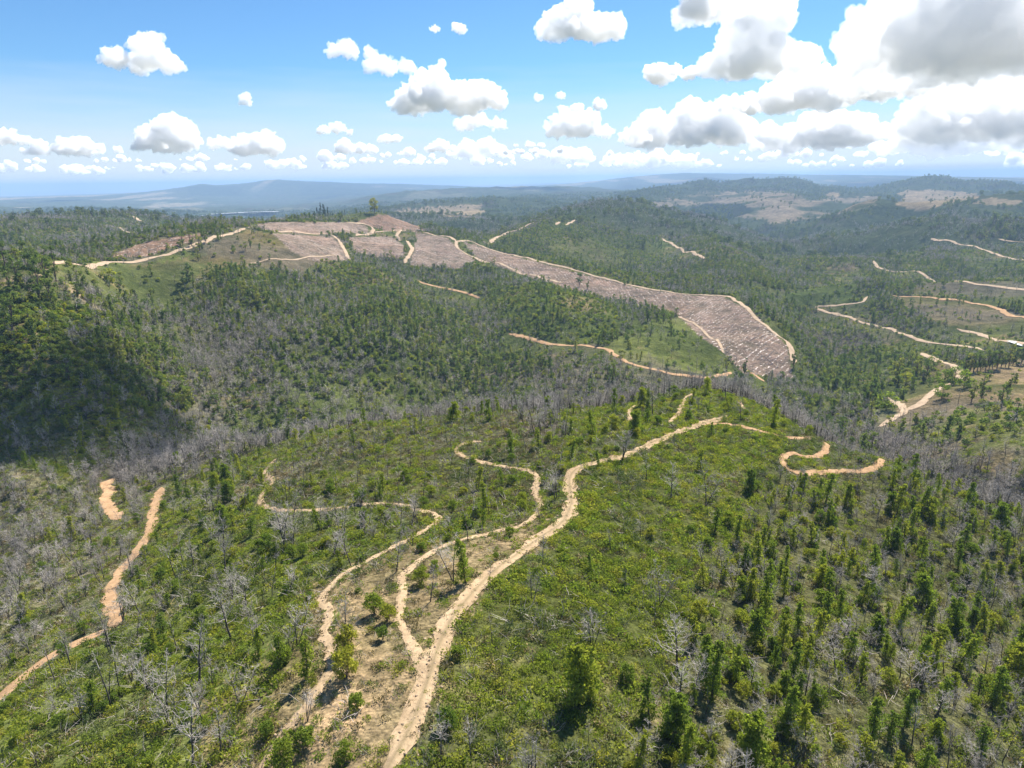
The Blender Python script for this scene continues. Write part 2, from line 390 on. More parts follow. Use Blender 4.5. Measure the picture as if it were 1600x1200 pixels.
# pale floor of the valley
flat = inside([(1372, 668), (1400, 640), (1420, 610), (1500, 580), (1640, 555), (1640, 625), (1550, 632), (1480, 645), (1400, 665)], 300, 560)
paint(flat, (0.40, 0.29, 0.17), 0.85); paint(flat, (0.30, 0.25, 0.10), 0.5 * sstep(0, 0.4, N2))
fl2 = inside([(1425, 605), (1440, 560), (1490, 560), (1500, 580)], 300, 700)
paint(fl2, (0.40, 0.28, 0.17), 0.6)
green_f = inside([(1357, 640), (1400, 640), (1402, 652), (1370, 662)], 250, 560)
paint(green_f, (0.15, 0.20, 0.06), 0.9)
for A in (g, d, b, h):
    A[flat | green_f] *= 0.04; A[fl2] *= 0.4
big = inside([(1270, 570), (1420, 540), (1470, 570), (1420, 605), (1390, 630), (1290, 620)], 300, 700)
g[big] = 0.024; d[big] = 0.008; b[big] = 0.01
r2 = inside([(1395, 465), (1500, 468), (1640, 505), (1640, 530), (1540, 520), (1450, 500)], 400, 1000)
paint(r2, (0.34, 0.27, 0.15), 0.8); paint(r2, (0.13, 0.14, 0.05), 0.7 * sstep(0.05, 0.4, N2))
for A in (g, d, b): A[r2] *= 0.08
r3 = inside([(1440, 440), (1640, 440), (1640, 480), (1560, 478), (1480, 462), (1420, 460)], 500, 1200)
paint(r3, (0.13, 0.15, 0.055), 0.8); paint(r3, (0.24, 0.2, 0.11), 0.6 * sstep(0, 0.4, N1))
for A in (g, d, b): A[r3] *= 0.12
for p_, near_r, far_r, col in (([(1005, 380), (1040, 372), (1090, 402), (1060, 412), (1015, 400)], 900, 1900, (0.15, 0.19, 0.055)), ([(850, 385), (930, 372), (985, 395), (960, 420), (880, 408)], 780, 1500, (0.19, 0.19, 0.07)),
                               ([(1180, 478), (1215, 505), (1262, 560), (1255, 600), (1240, 560), (1205, 512)], 380, 760, (0.17, 0.19, 0.06)), ([(1460, 505), (1560, 520), (1600, 540), (1540, 545), (1450, 525)], 450, 900, (0.26, 0.22, 0.12)),
                               ([(1280, 425), (1330, 410), (1355, 430), (1320, 445)], 800, 1700, (0.32, 0.25, 0.16)), ([(1370, 395), (1420, 380), (1450, 395), (1400, 408)], 900, 2000, (0.16, 0.18, 0.065)),
                               ([(1500, 395), (1600, 410), (1620, 430), (1520, 420)], 800, 1700, (0.16, 0.18, 0.065)), ([(1290, 350), (1340, 340), (1360, 352), (1310, 362)], 1500, 3200, (0.36, 0.28, 0.19)),
                               ([(1100, 455), (1180, 440), (1230, 458), (1180, 468)], 560, 1200, (0.15, 0.18, 0.055))):
    q_ = inside(p_, near_r, far_r)
    paint(q_, col, 0.85)
    for A in (g, d, b): A[q_] *= 0.25
r4 = inside([(1190, 470), (1330, 430), (1345, 465), (1270, 478)], 500, 1300)
paint(r4, (0.14, 0.19, 0.05), 0.85)
for A in (g, d, b): A[r4] *= 0.2
r5 = inside([(1232, 392), (1250, 378), (1300, 376), (1312, 388), (1260, 396)], 900, 2400) | inside([(1230, 405), (1262, 402), (1262, 412), (1235, 414)], 900, 2400)
paint(r5, (0.40, 0.31, 0.21), 0.8)
r6 = inside([(1340, 425), (1370, 415), (1420, 430), (1350, 445)], 700, 1800)
paint(r6, (0.33, 0.25, 0.16), 0.6)
# spur meadow in front of the felled strip, grassy hill on the left
sp = inside([(1060, 495), (1105, 525), (1150, 580), (1060, 585), (985, 565), (940, 545), (1000, 505)], 350, 640)
paint(sp, (0.21, 0.24, 0.065), 0.9); paint(sp, (0.25, 0.17, 0.10), 0.5 * sstep(0.2, 0.5, N2))
for A in (g, d, b): A[sp] *= 0.10
sp2 = inside([(760, 450), (900, 455), (1000, 500), (940, 540), (800, 520)], 350, 720)
paint(sp2, (0.15, 0.19, 0.05), 0.8); g[sp2] *= 0.7; d[sp2] *= 0.15
gr = inside([(330, 385), (385, 358), (430, 366), (470, 395), (500, 410), (470, 425), (400, 412), (330, 420), (300, 450), (270, 470), (300, 420)], 400, 900)
paint(gr, (0.27, 0.21, 0.10), 0.9); paint(gr, (0.17, 0.155, 0.06), 0.5 * sstep(0, 0.4, N2))
sd = inside([(120, 420), (260, 410), (330, 395), (300, 450), (270, 490), (190, 470), (130, 450)], 400, 800)
paint(sd, (0.27, 0.21, 0.11), 0.9); paint(sd, (0.10, 0.13, 0.04), 0.7 * sstep(-0.1, 0.3, N1))
for A in (g, d, b): A[gr] *= 0.06; A[sd] *= 0.12
ld = inside([(-40, 424), (70, 428), (118, 420), (128, 440), (132, 470), (100, 450), (60, 440), (-40, 455)], 300, 800)
paint(ld, (0.44, 0.33, 0.21), 0.85 * sstep(-0.5, 0.2, N2))
for A in (g, d, b): A[ld] *= 0.2
# felled plantation blocks
FELLED = {
 'a': [(385, 355), (420, 347), (545, 347), (572, 352), (577, 364), (500, 366), (420, 362)],
 'b': [(425, 364), (520, 371), (536, 388), (546, 406), (490, 408), (455, 392)],
 'c': [(545, 371), (612, 369), (636, 388), (628, 404), (596, 402), (556, 394)],
 'd': [(556, 346), (592, 335), (628, 337), (668, 362), (600, 361)],
 'e': [(650, 363), (700, 372), (713, 386), (742, 406), (718, 420), (640, 414), (648, 388)],
 'f': [(722, 377), (800, 399), (900, 426), (960, 440), (960, 470), (880, 448), (800, 424), (745, 402)],
 'g': [(960, 440), (1000, 451), (1080, 461), (1060, 492), (1040, 487), (960, 470)],
 'h': [(1080, 461), (1130, 463), (1180, 491), (1230, 541), (1239, 592), (1160, 583), (1130, 550), (1092, 525), (1060, 492)],
 'i': [(165, 403), (215, 382), (262, 372), (330, 362), (296, 378), (232, 400)],
}
FM = {k: inside(p, 380, 1500, 1.0) for k, p in FELLED.items()}
fel = np.zeros(GR.shape, bool)
for k, m in FM.items():
    fel |= m
    paint(m, (0.36, 0.23, 0.165) if k in 'di' else (0.37, 0.275, 0.22), 0.95)
    paint(m, (0.38, 0.25, 0.17), 0.4 * sstep(0.0, 0.5, N1))
for A in (g, d, b): A[fel] = 0
poles = inside([(545, 392), (600, 402), (640, 420), (740, 470), (820, 520), (760, 530), (680, 480), (590, 430), (540, 415)], 420, 900)
d[poles] = 0.07; g[poles] *= 0.3
lf = inside([(-60, 480), (60, 470), (200, 500), (290, 560), (300, 640), (200, 690), (-60, 730)], 215, 420)
g[lf] = 0.042 * (1 + 0.5 * N1[lf]); d[lf] = 0.03; b[lf] = 0.05
paint(lf, (0.075, 0.095, 0.035), 0.8)
lf2 = inside([(330, 430), (560, 410), (700, 500), (680, 600), (420, 620), (330, 540)], 340, 700)
g[lf2] *= 1.5; b[lf2] *= 1.5
mixd = inside([(100, 470), (300, 430), (440, 520), (420, 640), (200, 620), (100, 540)], 270, 620)
d[mixd] *= 1.9
# open patches on the valley hillsides: grass, scrub and bare soil among the trees
NP = fbm(GX / 95 + 21, GY / 95 + 4, 4)
NQ = fbm(GX / 60 + 71, GY / 60 + 14, 4)
midr = (GR > 262) & ~fel
paint(midr, (0.125, 0.155, 0.05), 0.8 * sstep(-0.1, 0.25, NP)); paint(midr, (0.20, 0.175, 0.135), 0.7 * sstep(0.0, 0.35, -NP))
opn = sstep(0.12, 0.30, NQ) * midr * ~(flat | green_f | r2 | r3 | gr | sd | sp | ld)
paint(np.ones_like(GR), (0.175, 0.20, 0.06), 0.85 * opn); paint(np.ones_like(GR), (0.30, 0.225, 0.13), 0.7 * opn * sstep(0.35, 0.6, NQ + 0.4 * N2))
g *= 1 - 0.8 * opn; d *= 1 - 0.7 * opn; b *= 1 + 0.3 * opn
hb_ = inside([(760, 380), (835, 350), (930, 345), (1010, 375), (1060, 420), (960, 428), (860, 405)], 700, 1500)
paint(hb_, (0.135, 0.15, 0.05), 0.7 * sstep(-0.3, 0.2, N1))
g[hb_] *= 0.4; d[hb_] *= 0.3
# distance: forest, tan pasture, farm fields on the plain, and a painted cloud shadow
FAR = GR > 1250
paint(FAR, (0.09, 0.115, 0.055), 0.9)
paint(FAR & (GR > 1250), (0.13, 0.115, 0.085), 0.6 * sstep(0.05, 0.45, N1 + 0.5 * N3))
for p in ([(985, 326), (1040, 312), (1100, 301), (1230, 298), (1275, 318), (1230, 345), (1150, 340), (1130, 322), (1060, 320)],
          [(1200, 330), (1300, 308), (1370, 306), (1370, 322), (1290, 335), (1200, 352)], [(600, 334), (640, 326), (720, 320), (760, 318), (750, 330), (690, 338)]):
    t = inside(p, 1400, 6500, 8)
    paint(t, (0.40, 0.31, 0.21), 0.9 * sstep(-0.35, 0.05, N1 * 0.7 + N3))
    for A in (g, d, b): A[t] *= 0.12
for p in ([(1398, 320), (1425, 300), (1455, 296), (1525, 302), (1530, 310), (1480, 318), (1440, 330)], [(1515, 318), (1545, 308), (1600, 314), (1585, 322)],
          [(1290, 303), (1310, 300), (1312, 306), (1292, 308)], [(1400, 303), (1420, 296), (1440, 300), (1425, 312)], [(690, 338), (740, 327), (760, 330), (745, 340)]):
    t = inside(p, 1400, 7000, 3)
    paint(t, (0.44, 0.33, 0.20), 0.95)
    for A in (g, d, b): A[t] *= 0.05
pl = sstep(4000, 6500, GR)
fld = sstep(0.10, 0.3, fbm(GX / 420 + 9, GY / 1500, 3) + 0.45 * N5) * pl
paint(np.ones_like(GR), (0.42, 0.35, 0.24), 0.8 * fld)
mt = inside([(290, 292), (430, 281), (700, 288), (760, 296), (700, 312), (600, 305), (300, 306)], 7000, 13000, 2)
paint(mt, (0.06, 0.08, 0.04), 0.95 * sstep(-0.2, 0.15, -fbm(GX / 700, GY / 900, 3) + 0.15))
cloud_shade = inside([(1060, 335), (1100, 318), (1160, 318), (1180, 330), (1130, 345)], 1400, 4500, 3)
paint(cloud_shade, (0.035, 0.05, 0.025), 0.95)  # shadow of a far cloud, darkened straight into the ground colour
wood_far = (GR > 1250) & (GR < 4500)
g[wood_far] = 0.0026 * (1 + np.clip(2.0 * N1[wood_far] + N3[wood_far], -0.9, 1.5)) * np.clip(g[wood_far] / 0.02, 0, 1)
d[wood_far] *= np.where(GR[wood_far] < 1900, 0.28, 0.0); b[wood_far] = 0
for A in (g, d, b): A[GR >= 4500] = 0
h[GR > 300] = 0
LAND *= (1 + 0.22 * N4 * (GR < 400) + 0.20 * N2)[..., None]
LAND = np.clip(LAND, 0.012, 0.6)

# ------------------------------------------------------------------ materials
def mat(name):
    m = bpy.data.materials.new(name); m.use_nodes = True
    t = m.node_tree; t.nodes.clear()
    return m, t, t.nodes.new('ShaderNodeOutputMaterial')
def link(t, a, b_): t.links.new(a, b_)
def node(t, kind, **kw):
    n = t.nodes.new('ShaderNode' + kind)
    for k, v in kw.items():
        if k.startswith('i_'): n.inputs[int(k[2:]) if k[2:].isdigit() else k[2:].replace('_', ' ')].default_value = v
        else: setattr(n, k, v)
    return n
def noise(t, scale, detail=4, rough=0.6, vec=None):
    n = node(t, 'TexNoise'); n.inputs['Scale'].default_value = scale; n.inputs['Detail'].default_value = detail; n.inputs['Roughness'].default_value = rough
    if vec is not None: link(t, vec, n.inputs['Vector'])
    return n.outputs['Fac']
def ramp(t, fac, stops):
    n = node(t, 'ValToRGB'); e = n.color_ramp.elements
    while len(e) < len(stops): e.new(0.5)
    for q, (p, c) in zip(e, stops): q.position = p; q.color = (*c, 1)
    link(t, fac, n.inputs[0]); return n.outputs[0]
def mixc(t, a, b_, fac, mode='MIX'):
    n = node(t, 'Mix', data_type='RGBA', blend_type=mode)
    for s, v in ((n.inputs[0], fac), (n.inputs[6], a), (n.inputs[7], b_)):
        if isinstance(v, (int, float)): s.default_value = v
        elif isinstance(v, tuple): s.default_value = (*v, 1)
        else: link(t, v, s)
    return n.outputs[2]

def ground_material():
    m, t, out = mat('ground_cover_soil')
    pos = node(t, 'NewGeometry').outputs['Position']
    at = node(t, 'Attribute', attribute_name='land').outputs['Color']
    n1, n2, n3 = noise(t, 1.3, 5, 0.7, pos), noise(t, 0.11, 5, 0.65, pos), noise(t, 0.016, 5, 0.65, pos)
    c = mixc(t, at, ramp(t, n1, [(0.3, (0.35, 0.36, 0.33)), (0.7, (1.5, 1.45, 1.4))]), 1.0, 'MULTIPLY')
    c = mixc(t, c, ramp(t, n2, [(0.3, (0.62, 0.68, 0.6)), (0.7, (1.35, 1.28, 1.25))]), 1.0, 'MULTIPLY')
    c = mixc(t, c, ramp(t, n3, [(0.3, (0.7, 0.74, 0.7)), (0.7, (1.3, 1.25, 1.25))]), 1.0, 'MULTIPLY')
    p = node(t, 'BsdfDiffuse'); link(t, c, p.inputs[0]); p.inputs[1].default_value = 0.8
    bm = node(t, 'Bump'); bm.inputs['Strength'].default_value = 0.8; bm.inputs['Distance'].default_value = 0.25; link(t, n1, bm.inputs['Height'])
    b2 = node(t, 'Bump'); b2.inputs['Strength'].default_value = 0.9; b2.inputs['Distance'].default_value = 3.0
    link(t, n2, b2.inputs['Height']); link(t, bm.outputs[0], b2.inputs['Normal']); link(t, b2.outputs[0], p.inputs['Normal'])
    link(t, p.outputs[0], out.inputs[0]); return m
def dirt_material(name, base, rut):
    m, t, out = mat(name)
    pos = node(t, 'NewGeometry').outputs['Position']
    uv = node(t, 'Attribute', attribute_name='across').outputs['Fac']
    n1, n2 = noise(t, 2.2, 6, 0.7, pos), noise(t, 0.35, 4, 0.6, pos)
    c = ramp(t, n1, [(0.28, tuple(v * 0.62 for v in base)), (0.5, base), (0.75, tuple(min(0.8, v * 1.22) for v in base))])
    c = mixc(t, c, ramp(t, n2, [(0.3, (0.78, 0.74, 0.7)), (0.7, (1.15, 1.12, 1.1))]), 1.0, 'MULTIPLY')
    mm = node(t, 'Math', operation='MULTIPLY'); link(t, uv, mm.inputs[0]); link(t, n1, mm.inputs[1])
    c = mixc(t, c, rut, mm.outputs[0])
    p = node(t, 'BsdfDiffuse'); link(t, c, p.inputs[0])
    bm = node(t, 'Bump'); bm.inputs['Strength'].default_value = 0.7; bm.inputs['Distance'].default_value = 0.12; link(t, n1, bm.inputs['Height'])
    link(t, bm.outputs[0], p.inputs['Normal']); link(t, p.outputs[0], out.inputs[0]); return m
def leaf_material(name, stops, trans=0.38):
    m, t, out = mat(name)
    rnd = node(t, 'ObjectInfo').outputs['Random']
    tint = node(t, 'Attribute', attribute_name='tint').outputs['Fac']
    c = ramp(t, rnd, stops)
    c = mixc(t, c, ramp(t, tint, [(0, (0.55, 0.6, 0.55)), (1, (1.5, 1.4, 1.15))]), 1.0, 'MULTIPLY')
    df = node(t, 'BsdfDiffuse'); tr = node(t, 'BsdfTranslucent'); mx = node(t, 'MixShader'); mx.inputs[0].default_value = trans
    link(t, c, df.inputs[0]); link(t, mixc(t, c, (1.15, 1.25, 0.6), 1.0, 'MULTIPLY'), tr.inputs[0])
    link(t, df.outputs[0], mx.inputs[1]); link(t, tr.outputs[0], mx.inputs[2]); link(t, mx.outputs[0], out.inputs[0]); return m
def bark_material(name, lo, hi):
    m, t, out = mat(name)
    tc = node(t, 'TexCoord').outputs['Object']
    rnd = node(t, 'ObjectInfo').outputs['Random']
    c = ramp(t, noise(t, 1.6, 5, 0.7, tc), [(0.32, lo), (0.68, hi)])
    c = mixc(t, c, ramp(t, rnd, [(0, (0.6, 0.6, 0.6)), (1, (1.35, 1.3, 1.25))]), 1.0, 'MULTIPLY')
    p = node(t, 'BsdfDiffuse'); link(t, c, p.inputs[0]); link(t, p.outputs[0], out.inputs[0]); return m
M_GROUND = ground_material()
M_TRACK = dirt_material('sandy_dirt', (0.40, 0.30, 0.185), (0.17, 0.135, 0.07))
M_RED = dirt_material('orange_clay', (0.40, 0.265, 0.15), (0.27, 0.165, 0.09))
M_ROAD = dirt_material('pale_gravel', (0.40, 0.31, 0.215), (0.32, 0.24, 0.16))
M_COL = leaf_material('eucalypt_regrowth_leaves', [(0, (0.14, 0.195, 0.045)), (0.45, (0.21, 0.27, 0.05)), (1, (0.33, 0.34, 0.06))], 0.55)
M_MID = leaf_material('forest_leaves', [(0, (0.10, 0.145, 0.062)), (0.55, (0.165, 0.215, 0.078)), (1, (0.28, 0.28, 0.095))], 0.5)
M_FAR = leaf_material('distant_forest_leaves', [(0, (0.075, 0.105, 0.052)), (0.6, (0.12, 0.15, 0.066)), (1, (0.19, 0.20, 0.08))], 0.45)
M_BUSH = leaf_material('wattle_leaves', [(0, (0.13, 0.19, 0.042)), (0.5, (0.20, 0.25, 0.046)), (1, (0.30, 0.30, 0.055))], 0.55)
M_PINE = leaf_material('pine_needles', [(0, (0.025, 0.042, 0.020)), (1, (0.045, 0.065, 0.028))], 0.15)
M_HEATH = leaf_material('heath_leaves', [(0, (0.14, 0.185, 0.037)), (0.6, (0.22, 0.26, 0.043)), (1, (0.30, 0.29, 0.058))], 0.5)
M_DRY = leaf_material('dry_heath_leaves', [(0, (0.11, 0.10, 0.05)), (0.5, (0.16, 0.135, 0.075)), (1, (0.24, 0.19, 0.11))], 0.2)
M_TRUNK = bark_material('brown_bark', (0.06, 0.045, 0.035), (0.17, 0.14, 0.11))
M_CHAR = bark_material('charred_bark', (0.016, 0.015, 0.014), (0.19, 0.17, 0.15))
M_GREY = bark_material('bleached_grey_wood', (0.23, 0.21, 0.185), (0.55, 0.515, 0.465))
M_LOG = bark_material('bleached_log_wood', (0.22, 0.18, 0.15), (0.52, 0.47, 0.42))

# ------------------------------------------------------------------ mesh plumbing
def mesh_from(name, V, F, mats, mi=None, attrs=None, smooth=False):
    """V (n,3); F list of (array of faces k x 3 or k x 4)"""
    me = bpy.data.meshes.new(name)
    V = np.ascontiguousarray(V, np.float32)
    me.vertices.add(len(V)); me.vertices.foreach_set('co', V.ravel())
    loops = np.concatenate([f.ravel() for f in F]).astype(np.int32)
    tot = np.concatenate([np.full(len(f), f.shape[1]) for f in F]).astype(np.int32)
    st = np.r_[0, np.cumsum(tot)[:-1]].astype(np.int32)
    me.loops.add(len(loops)); me.loops.foreach_set('vertex_index', loops)
    me.polygons.add(len(tot)); me.polygons.foreach_set('loop_start', st)
    for m in mats: me.materials.append(m)
    if mi is not None: me.polygons.foreach_set('material_index', np.asarray(mi, np.int32))
    me.update(calc_edges=True)
    if smooth: me.polygons.foreach_set('use_smooth', np.ones(len(tot), bool))
    for k, a in (attrs or {}).items():
        if a.ndim == 2:
            at = me.attributes.new(k, 'FLOAT_COLOR', 'POINT'); at.data.foreach_set('color', np.c_[a, np.ones(len(a))].astype(np.float32).ravel())
        else:
            at = me.attributes.new(k, 'FLOAT', 'POINT'); at.data.foreach_set('value', a.astype(np.float32))
    return me
def put(name, me, parent=None, loc=None, **props):
    o = bpy.data.objects.new(name, me)
    if parent is not None: o.parent = parent
    if loc is not None: o.location = loc
    for k, v in props.items(): o[k] = v
    COL.objects.link(o); return o

_i = np.arange(NA * NR).reshape(NA, NR)
_f = np.stack([_i[:-1, :-1], _i[:-1, 1:], _i[1:, 1:], _i[1:, :-1]], -1).reshape(-1, 4)
put('ground', mesh_from('ground', np.stack([GX, GY, GZ], -1).reshape(-1, 3), [_f], [M_GROUND], None, {'land': LAND.reshape(-1, 3)}, True), kind='structure')

# ------------------------------------------------------------------ tracks and roads
def crom(P, step):
    P = np.asarray(P); Q = np.vstack([2 * P[0] - P[1], P, 2 * P[-1] - P[-2]]); out = []
    for k in range(1, len(Q) - 2):
        L = np.linalg.norm(Q[k + 1] - Q[k]); n = max(2, int(L / step))
        t = np.linspace(0, 1, n, endpoint=False)[:, None]
        out.append(0.5 * (2 * Q[k] + (Q[k + 1] - Q[k - 1]) * t + (2 * Q[k - 1] - 5 * Q[k] + 4 * Q[k + 1] - Q[k + 2]) * t ** 2
                          + (3 * Q[k] - Q[k - 1] - 3 * Q[k + 1] + Q[k + 2]) * t ** 3))
    return np.vstack(out + [P[-1:]])
TRACKS = []
def track(name, m, width, px, near=0, far=1e9, rut=0.0, lift=0.05):
    P = np.array([ground(x, y, near, far)[:2] for x, y in px])
    rr = np.hypot(*P.mean(0))
    step = max(0.35, rr * 0.004)
    C = crom(P, step)
    T = np.gradient(C, axis=0); T /= np.linalg.norm(T, axis=1)[:, None] + 1e-9
    k = np.ones(7) / 7
    if len(T) > 15:
        Tp = np.pad(T, ((3, 3), (0, 0)), 'edge'); T = np.stack([np.convolve(Tp[:, j], k, 'valid') for j in (0, 1)], 1)
    Nn = np.stack([T[:, 1], -T[:, 0]], 1)
    s = np.cumsum(np.r_[0, np.linalg.norm(np.diff(C, axis=0), axis=1)])
    seed = len(TRACKS) * 17.3
    wl_ = width * (0.44 + 0.30 * fbm(s / (width * 0.9), 0 * s + seed, 4) + 0.10 * fbm(s / (width * 6), 0 * s + seed + 7, 2))
    wr_ = width * (0.44 + 0.30 * fbm(s / (width * 0.9), 0 * s + seed + 30, 4) + 0.10 * fbm(s / (width * 6), 0 * s + seed + 37, 2))
    e = np.minimum(1, np.minimum(s, s[-1] - s) / (width * 1.5) + 0.25); wl_ *= e; wr_ *= e
    K = 9
    U = np.linspace(-1, 1, K)
    off = np.where(U[None] < 0, U[None] * wl_[:, None], U[None] * wr_[:, None])
    X = C[:, None, 0] + Nn[:, None, 0] * off; Y = C[:, None, 1] + Nn[:, None, 1] * off
    ac = np.abs(off) / (width * 0.5)
    Zt = height(X, Y) + lift * (1 - 0.9 * np.abs(U[None]) ** 6) + rr * 0.0004 + rut * 0.06 * (np.cos(np.clip(ac, 0, 1.2) * 6.2) + 0.3)
    a = rut * np.clip(1 - np.abs(ac) / 0.33, 0, 1) * 1.3
    i = np.arange(len(C) * K).reshape(len(C), K)
    f = np.stack([i[:-1, :-1], i[:-1, 1:], i[1:, 1:], i[1:, :-1]], -1).reshape(-1, 4)
    put(name, mesh_from(name, np.stack([X, Y, Zt], -1).reshape(-1, 3), [f], [m], None, {'across': a.ravel()}, True), kind='structure')
    TRACKS.append((C, width, name))
track('main_trail', M_TRACK, 2.3, [(600, 1215), (640, 1140), (667, 1070), (690, 1000), (715, 955), (760, 905), (800, 873), (845, 840), (878, 817), (893, 785), (890, 752), (900, 734),
      (935, 722), (975, 712), (1005, 699), (1040, 683), (1075, 670), (1112, 658), (1135, 650)], 0, 175, 1.0)
track('ridge_path', M_RED, 1.7, [(1100, 665), (1122, 662), (1150, 665), (1190, 674), (1225, 684), (1258, 685), (1282, 680), (1291, 694), (1286, 708), (1262, 715), (1240, 708), (1224, 714), (1226, 728),
      (1250, 739), (1285, 738), (1320, 736), (1350, 736), (1370, 727), (1378, 717), (1372, 709)], 0, 190)
track('fork_path', M_TRACK, 1.4, [(664, 1062), (650, 1022), (632, 985), (623, 960), (630, 925), (629, 902), (648, 883), (668, 868), (692, 855), (730, 842), (772, 832), (805, 825), (832, 810),
      (845, 790), (836, 770), (839, 748), (824, 735), (790, 730), (752, 722), (722, 713), (714, 701), (730, 692), (752, 690)], 0, 170)
track('winding_path', M_TRACK, 1.35, [(398, 1215), (440, 1150), (476, 1108), (500, 1072), (518, 1038), (514, 1005), (505, 985), (516, 960), (505, 935), (520, 912), (542, 894), (565, 882), (595, 866),
      (628, 848), (662, 830), (684, 808), (655, 797), (620, 788), (580, 787), (540, 793), (495, 797), (445, 798), (410, 790), (411, 770), (426, 752), (414, 737), (430, 718)], 0, 185)
track('eroded_track', M_RED, 3.0, [(-20, 1112), (40, 1055), (80, 1025), (130, 1000), (178, 978), (182, 955), (172, 935), (180, 910), (195, 885), (222, 852), (236, 820), (242, 790), (252, 762)], 0, 225)
track('washed_gully', M_RED, 3.6, [(186, 812), (174, 797), (163, 780), (171, 768), (166, 757), (176, 748)], 0, 235)
track('ridge_end_path', M_TRACK, 1.5, [(990, 664), (984, 652), (985, 640), (998, 632)], 0, 210)
track('ridge_end_path', M_TRACK, 1.5, [(1045, 661), (1060, 647), (1066, 634), (1072, 622), (1090, 613)], 0, 215)
track('ridge_end_path', M_TRACK, 1.3, [(1150, 620), (1156, 630), (1163, 640)], 0, 215)
track('valley_track', M_RED, 3.6, [(650, 437), (690, 450), (750, 466)], 400, 900, 0, 0.2)
track('valley_track', M_RED, 3.4, [(795, 522), (830, 530), (880, 540), (945, 545), (960, 555), (985, 568), (1020, 577), (1060, 586), (1110, 590), (1142, 582)], 300, 700, 0, 0.2)
track('valley_track', M_RED, 3.4, [(1158, 575), (1175, 584), (1195, 597)], 300, 700, 0, 0.2)
track('crest_road', M_ROAD, 4.2, [(712, 378), (740, 379), (800, 398), (860, 413), (920, 429), (1000, 449), (1060, 459), (1130, 463), (1165, 480), (1190, 505), (1215, 525), (1236, 546), (1240, 570)], 380, 1100, 0, 0.3)
track('crest_road', M_ROAD, 4.7, [(712, 376), (716, 389), (745, 404), (790, 416), (840, 432), (880, 442)], 380, 1100, 0, 0.3)
track('lower_felling_track', M_ROAD, 2.6, [(1060, 495), (1090, 510), (1110, 528), (1130, 552)], 380, 800, 0, 0.2)
track('spur_road', M_ROAD, 5.5, [(85, 413), (160, 412), (220, 408), (270, 395), (300, 385), (330, 372), (382, 357)], 380, 1000, 0, 0.3)
track('spur_road', M_ROAD, 1.9, [(390, 412), (430, 405), (480, 402), (540, 406)], 380, 1000, 0, 0.3)
track('hilltop_road', M_ROAD, 4.7, [(632, 412), (640, 398), (642, 386), (624, 374), (620, 368), (640, 361), (690, 369), (712, 377)], 500, 1200, 0, 0.3)
track('hilltop_road', M_ROAD, 4.2, [(430, 362), (500, 366), (521, 369), (535, 385), (546, 407)], 500, 1200, 0, 0.3)
track('hilltop_road', M_ROAD, 5.1, [(540, 348), (568, 350), (583, 358), (576, 366), (556, 369)], 500, 1300, 0, 0.3)
track('hilltop_road', M_ROAD, 3.8, [(585, 364), (615, 361), (640, 361)], 500, 1300, 0, 0.3)
track('saddle_road', M_ROAD, 6.4, [(755, 378), (790, 365), (833, 348)], 700, 1500, 0, 0.4)
track('saddle_road', M_ROAD, 4.7, [(868, 352), (898, 344)], 700, 1700, 0, 0.4)
track('hill_road', M_ROAD, 5.1, [(1035, 373), (1060, 388), (1100, 405)], 700, 1700, 0, 0.4)
track('valley_road', M_ROAD, 4.2, [(1355, 464), (1345, 473), (1312, 477), (1276, 480), (1310, 492), (1360, 508), (1410, 522), (1470, 538), (1538, 549)], 400, 1100, 0, 0.3)
track('far_valley_road', M_ROAD, 6.0, [(1365, 408), (1382, 422), (1450, 435), (1500, 440), (1550, 447), (1620, 455)], 600, 1600, 0, 0.4)
track('slope_road', M_RED, 4.2, [(1395, 462), (1450, 465), (1500, 470), (1550, 480), (1575, 492), (1620, 507)], 400, 1300, 0, 0.3)
track('upper_slope_road', M_ROAD, 5.1, [(1455, 373), (1500, 383), (1550, 396), (1620, 412)], 800, 2200, 0, 0.4)
track('upper_slope_road', M_ROAD, 5.1, [(1560, 374), (1620, 381)], 800, 2200, 0, 0.4)
track('creek_track', M_ROAD, 4.0, [(1374, 668), (1398, 652), (1412, 643), (1400, 630), (1388, 622)], 280, 700, 0, 0.2)
track('creek_track', M_ROAD, 4.5, [(1412, 643), (1440, 628), (1470, 606), (1500, 590), (1490, 572), (1440, 552)], 280, 900, 0, 0.2)
track('creek_road', M_ROAD, 4.2, [(1495, 514), (1530, 522), (1580, 534), (1620, 545)], 350, 1100, 0, 0.3)
track('hamlet_road', M_ROAD, 7.0, [(172, 354), (190, 360), (205, 366)], 700, 1900, 0, 0.4)
track('hamlet_road', M_ROAD, 9.0, [(200, 337), (226, 347)], 700, 2200, 0, 0.4)

# nothing grows on a track; bare soil along it
_tg = {}
for C, w, _n in TRACKS:
    for x, y in C[::1]:
        _tg.setdefault((int(x // 12), int(y // 12)), []).append((x, y, w))
def clear_of_tracks(x, y, extra=0.4):
    ok = np.ones(len(x), bool)
    for k in range(len(x)):
        cx_, cy_ = int(x[k] // 12), int(y[k] // 12)
        for i in (-1, 0, 1):
            for j in (-1, 0, 1):
                for tx, ty, w in _tg.get((cx_ + i, cy_ + j), ()):
                    if (tx - x[k]) ** 2 + (ty - y[k]) ** 2 < (w * 0.5 + extra) ** 2: ok[k] = False; break
                if not ok[k]: break
            if not ok[k]: break
    return ok

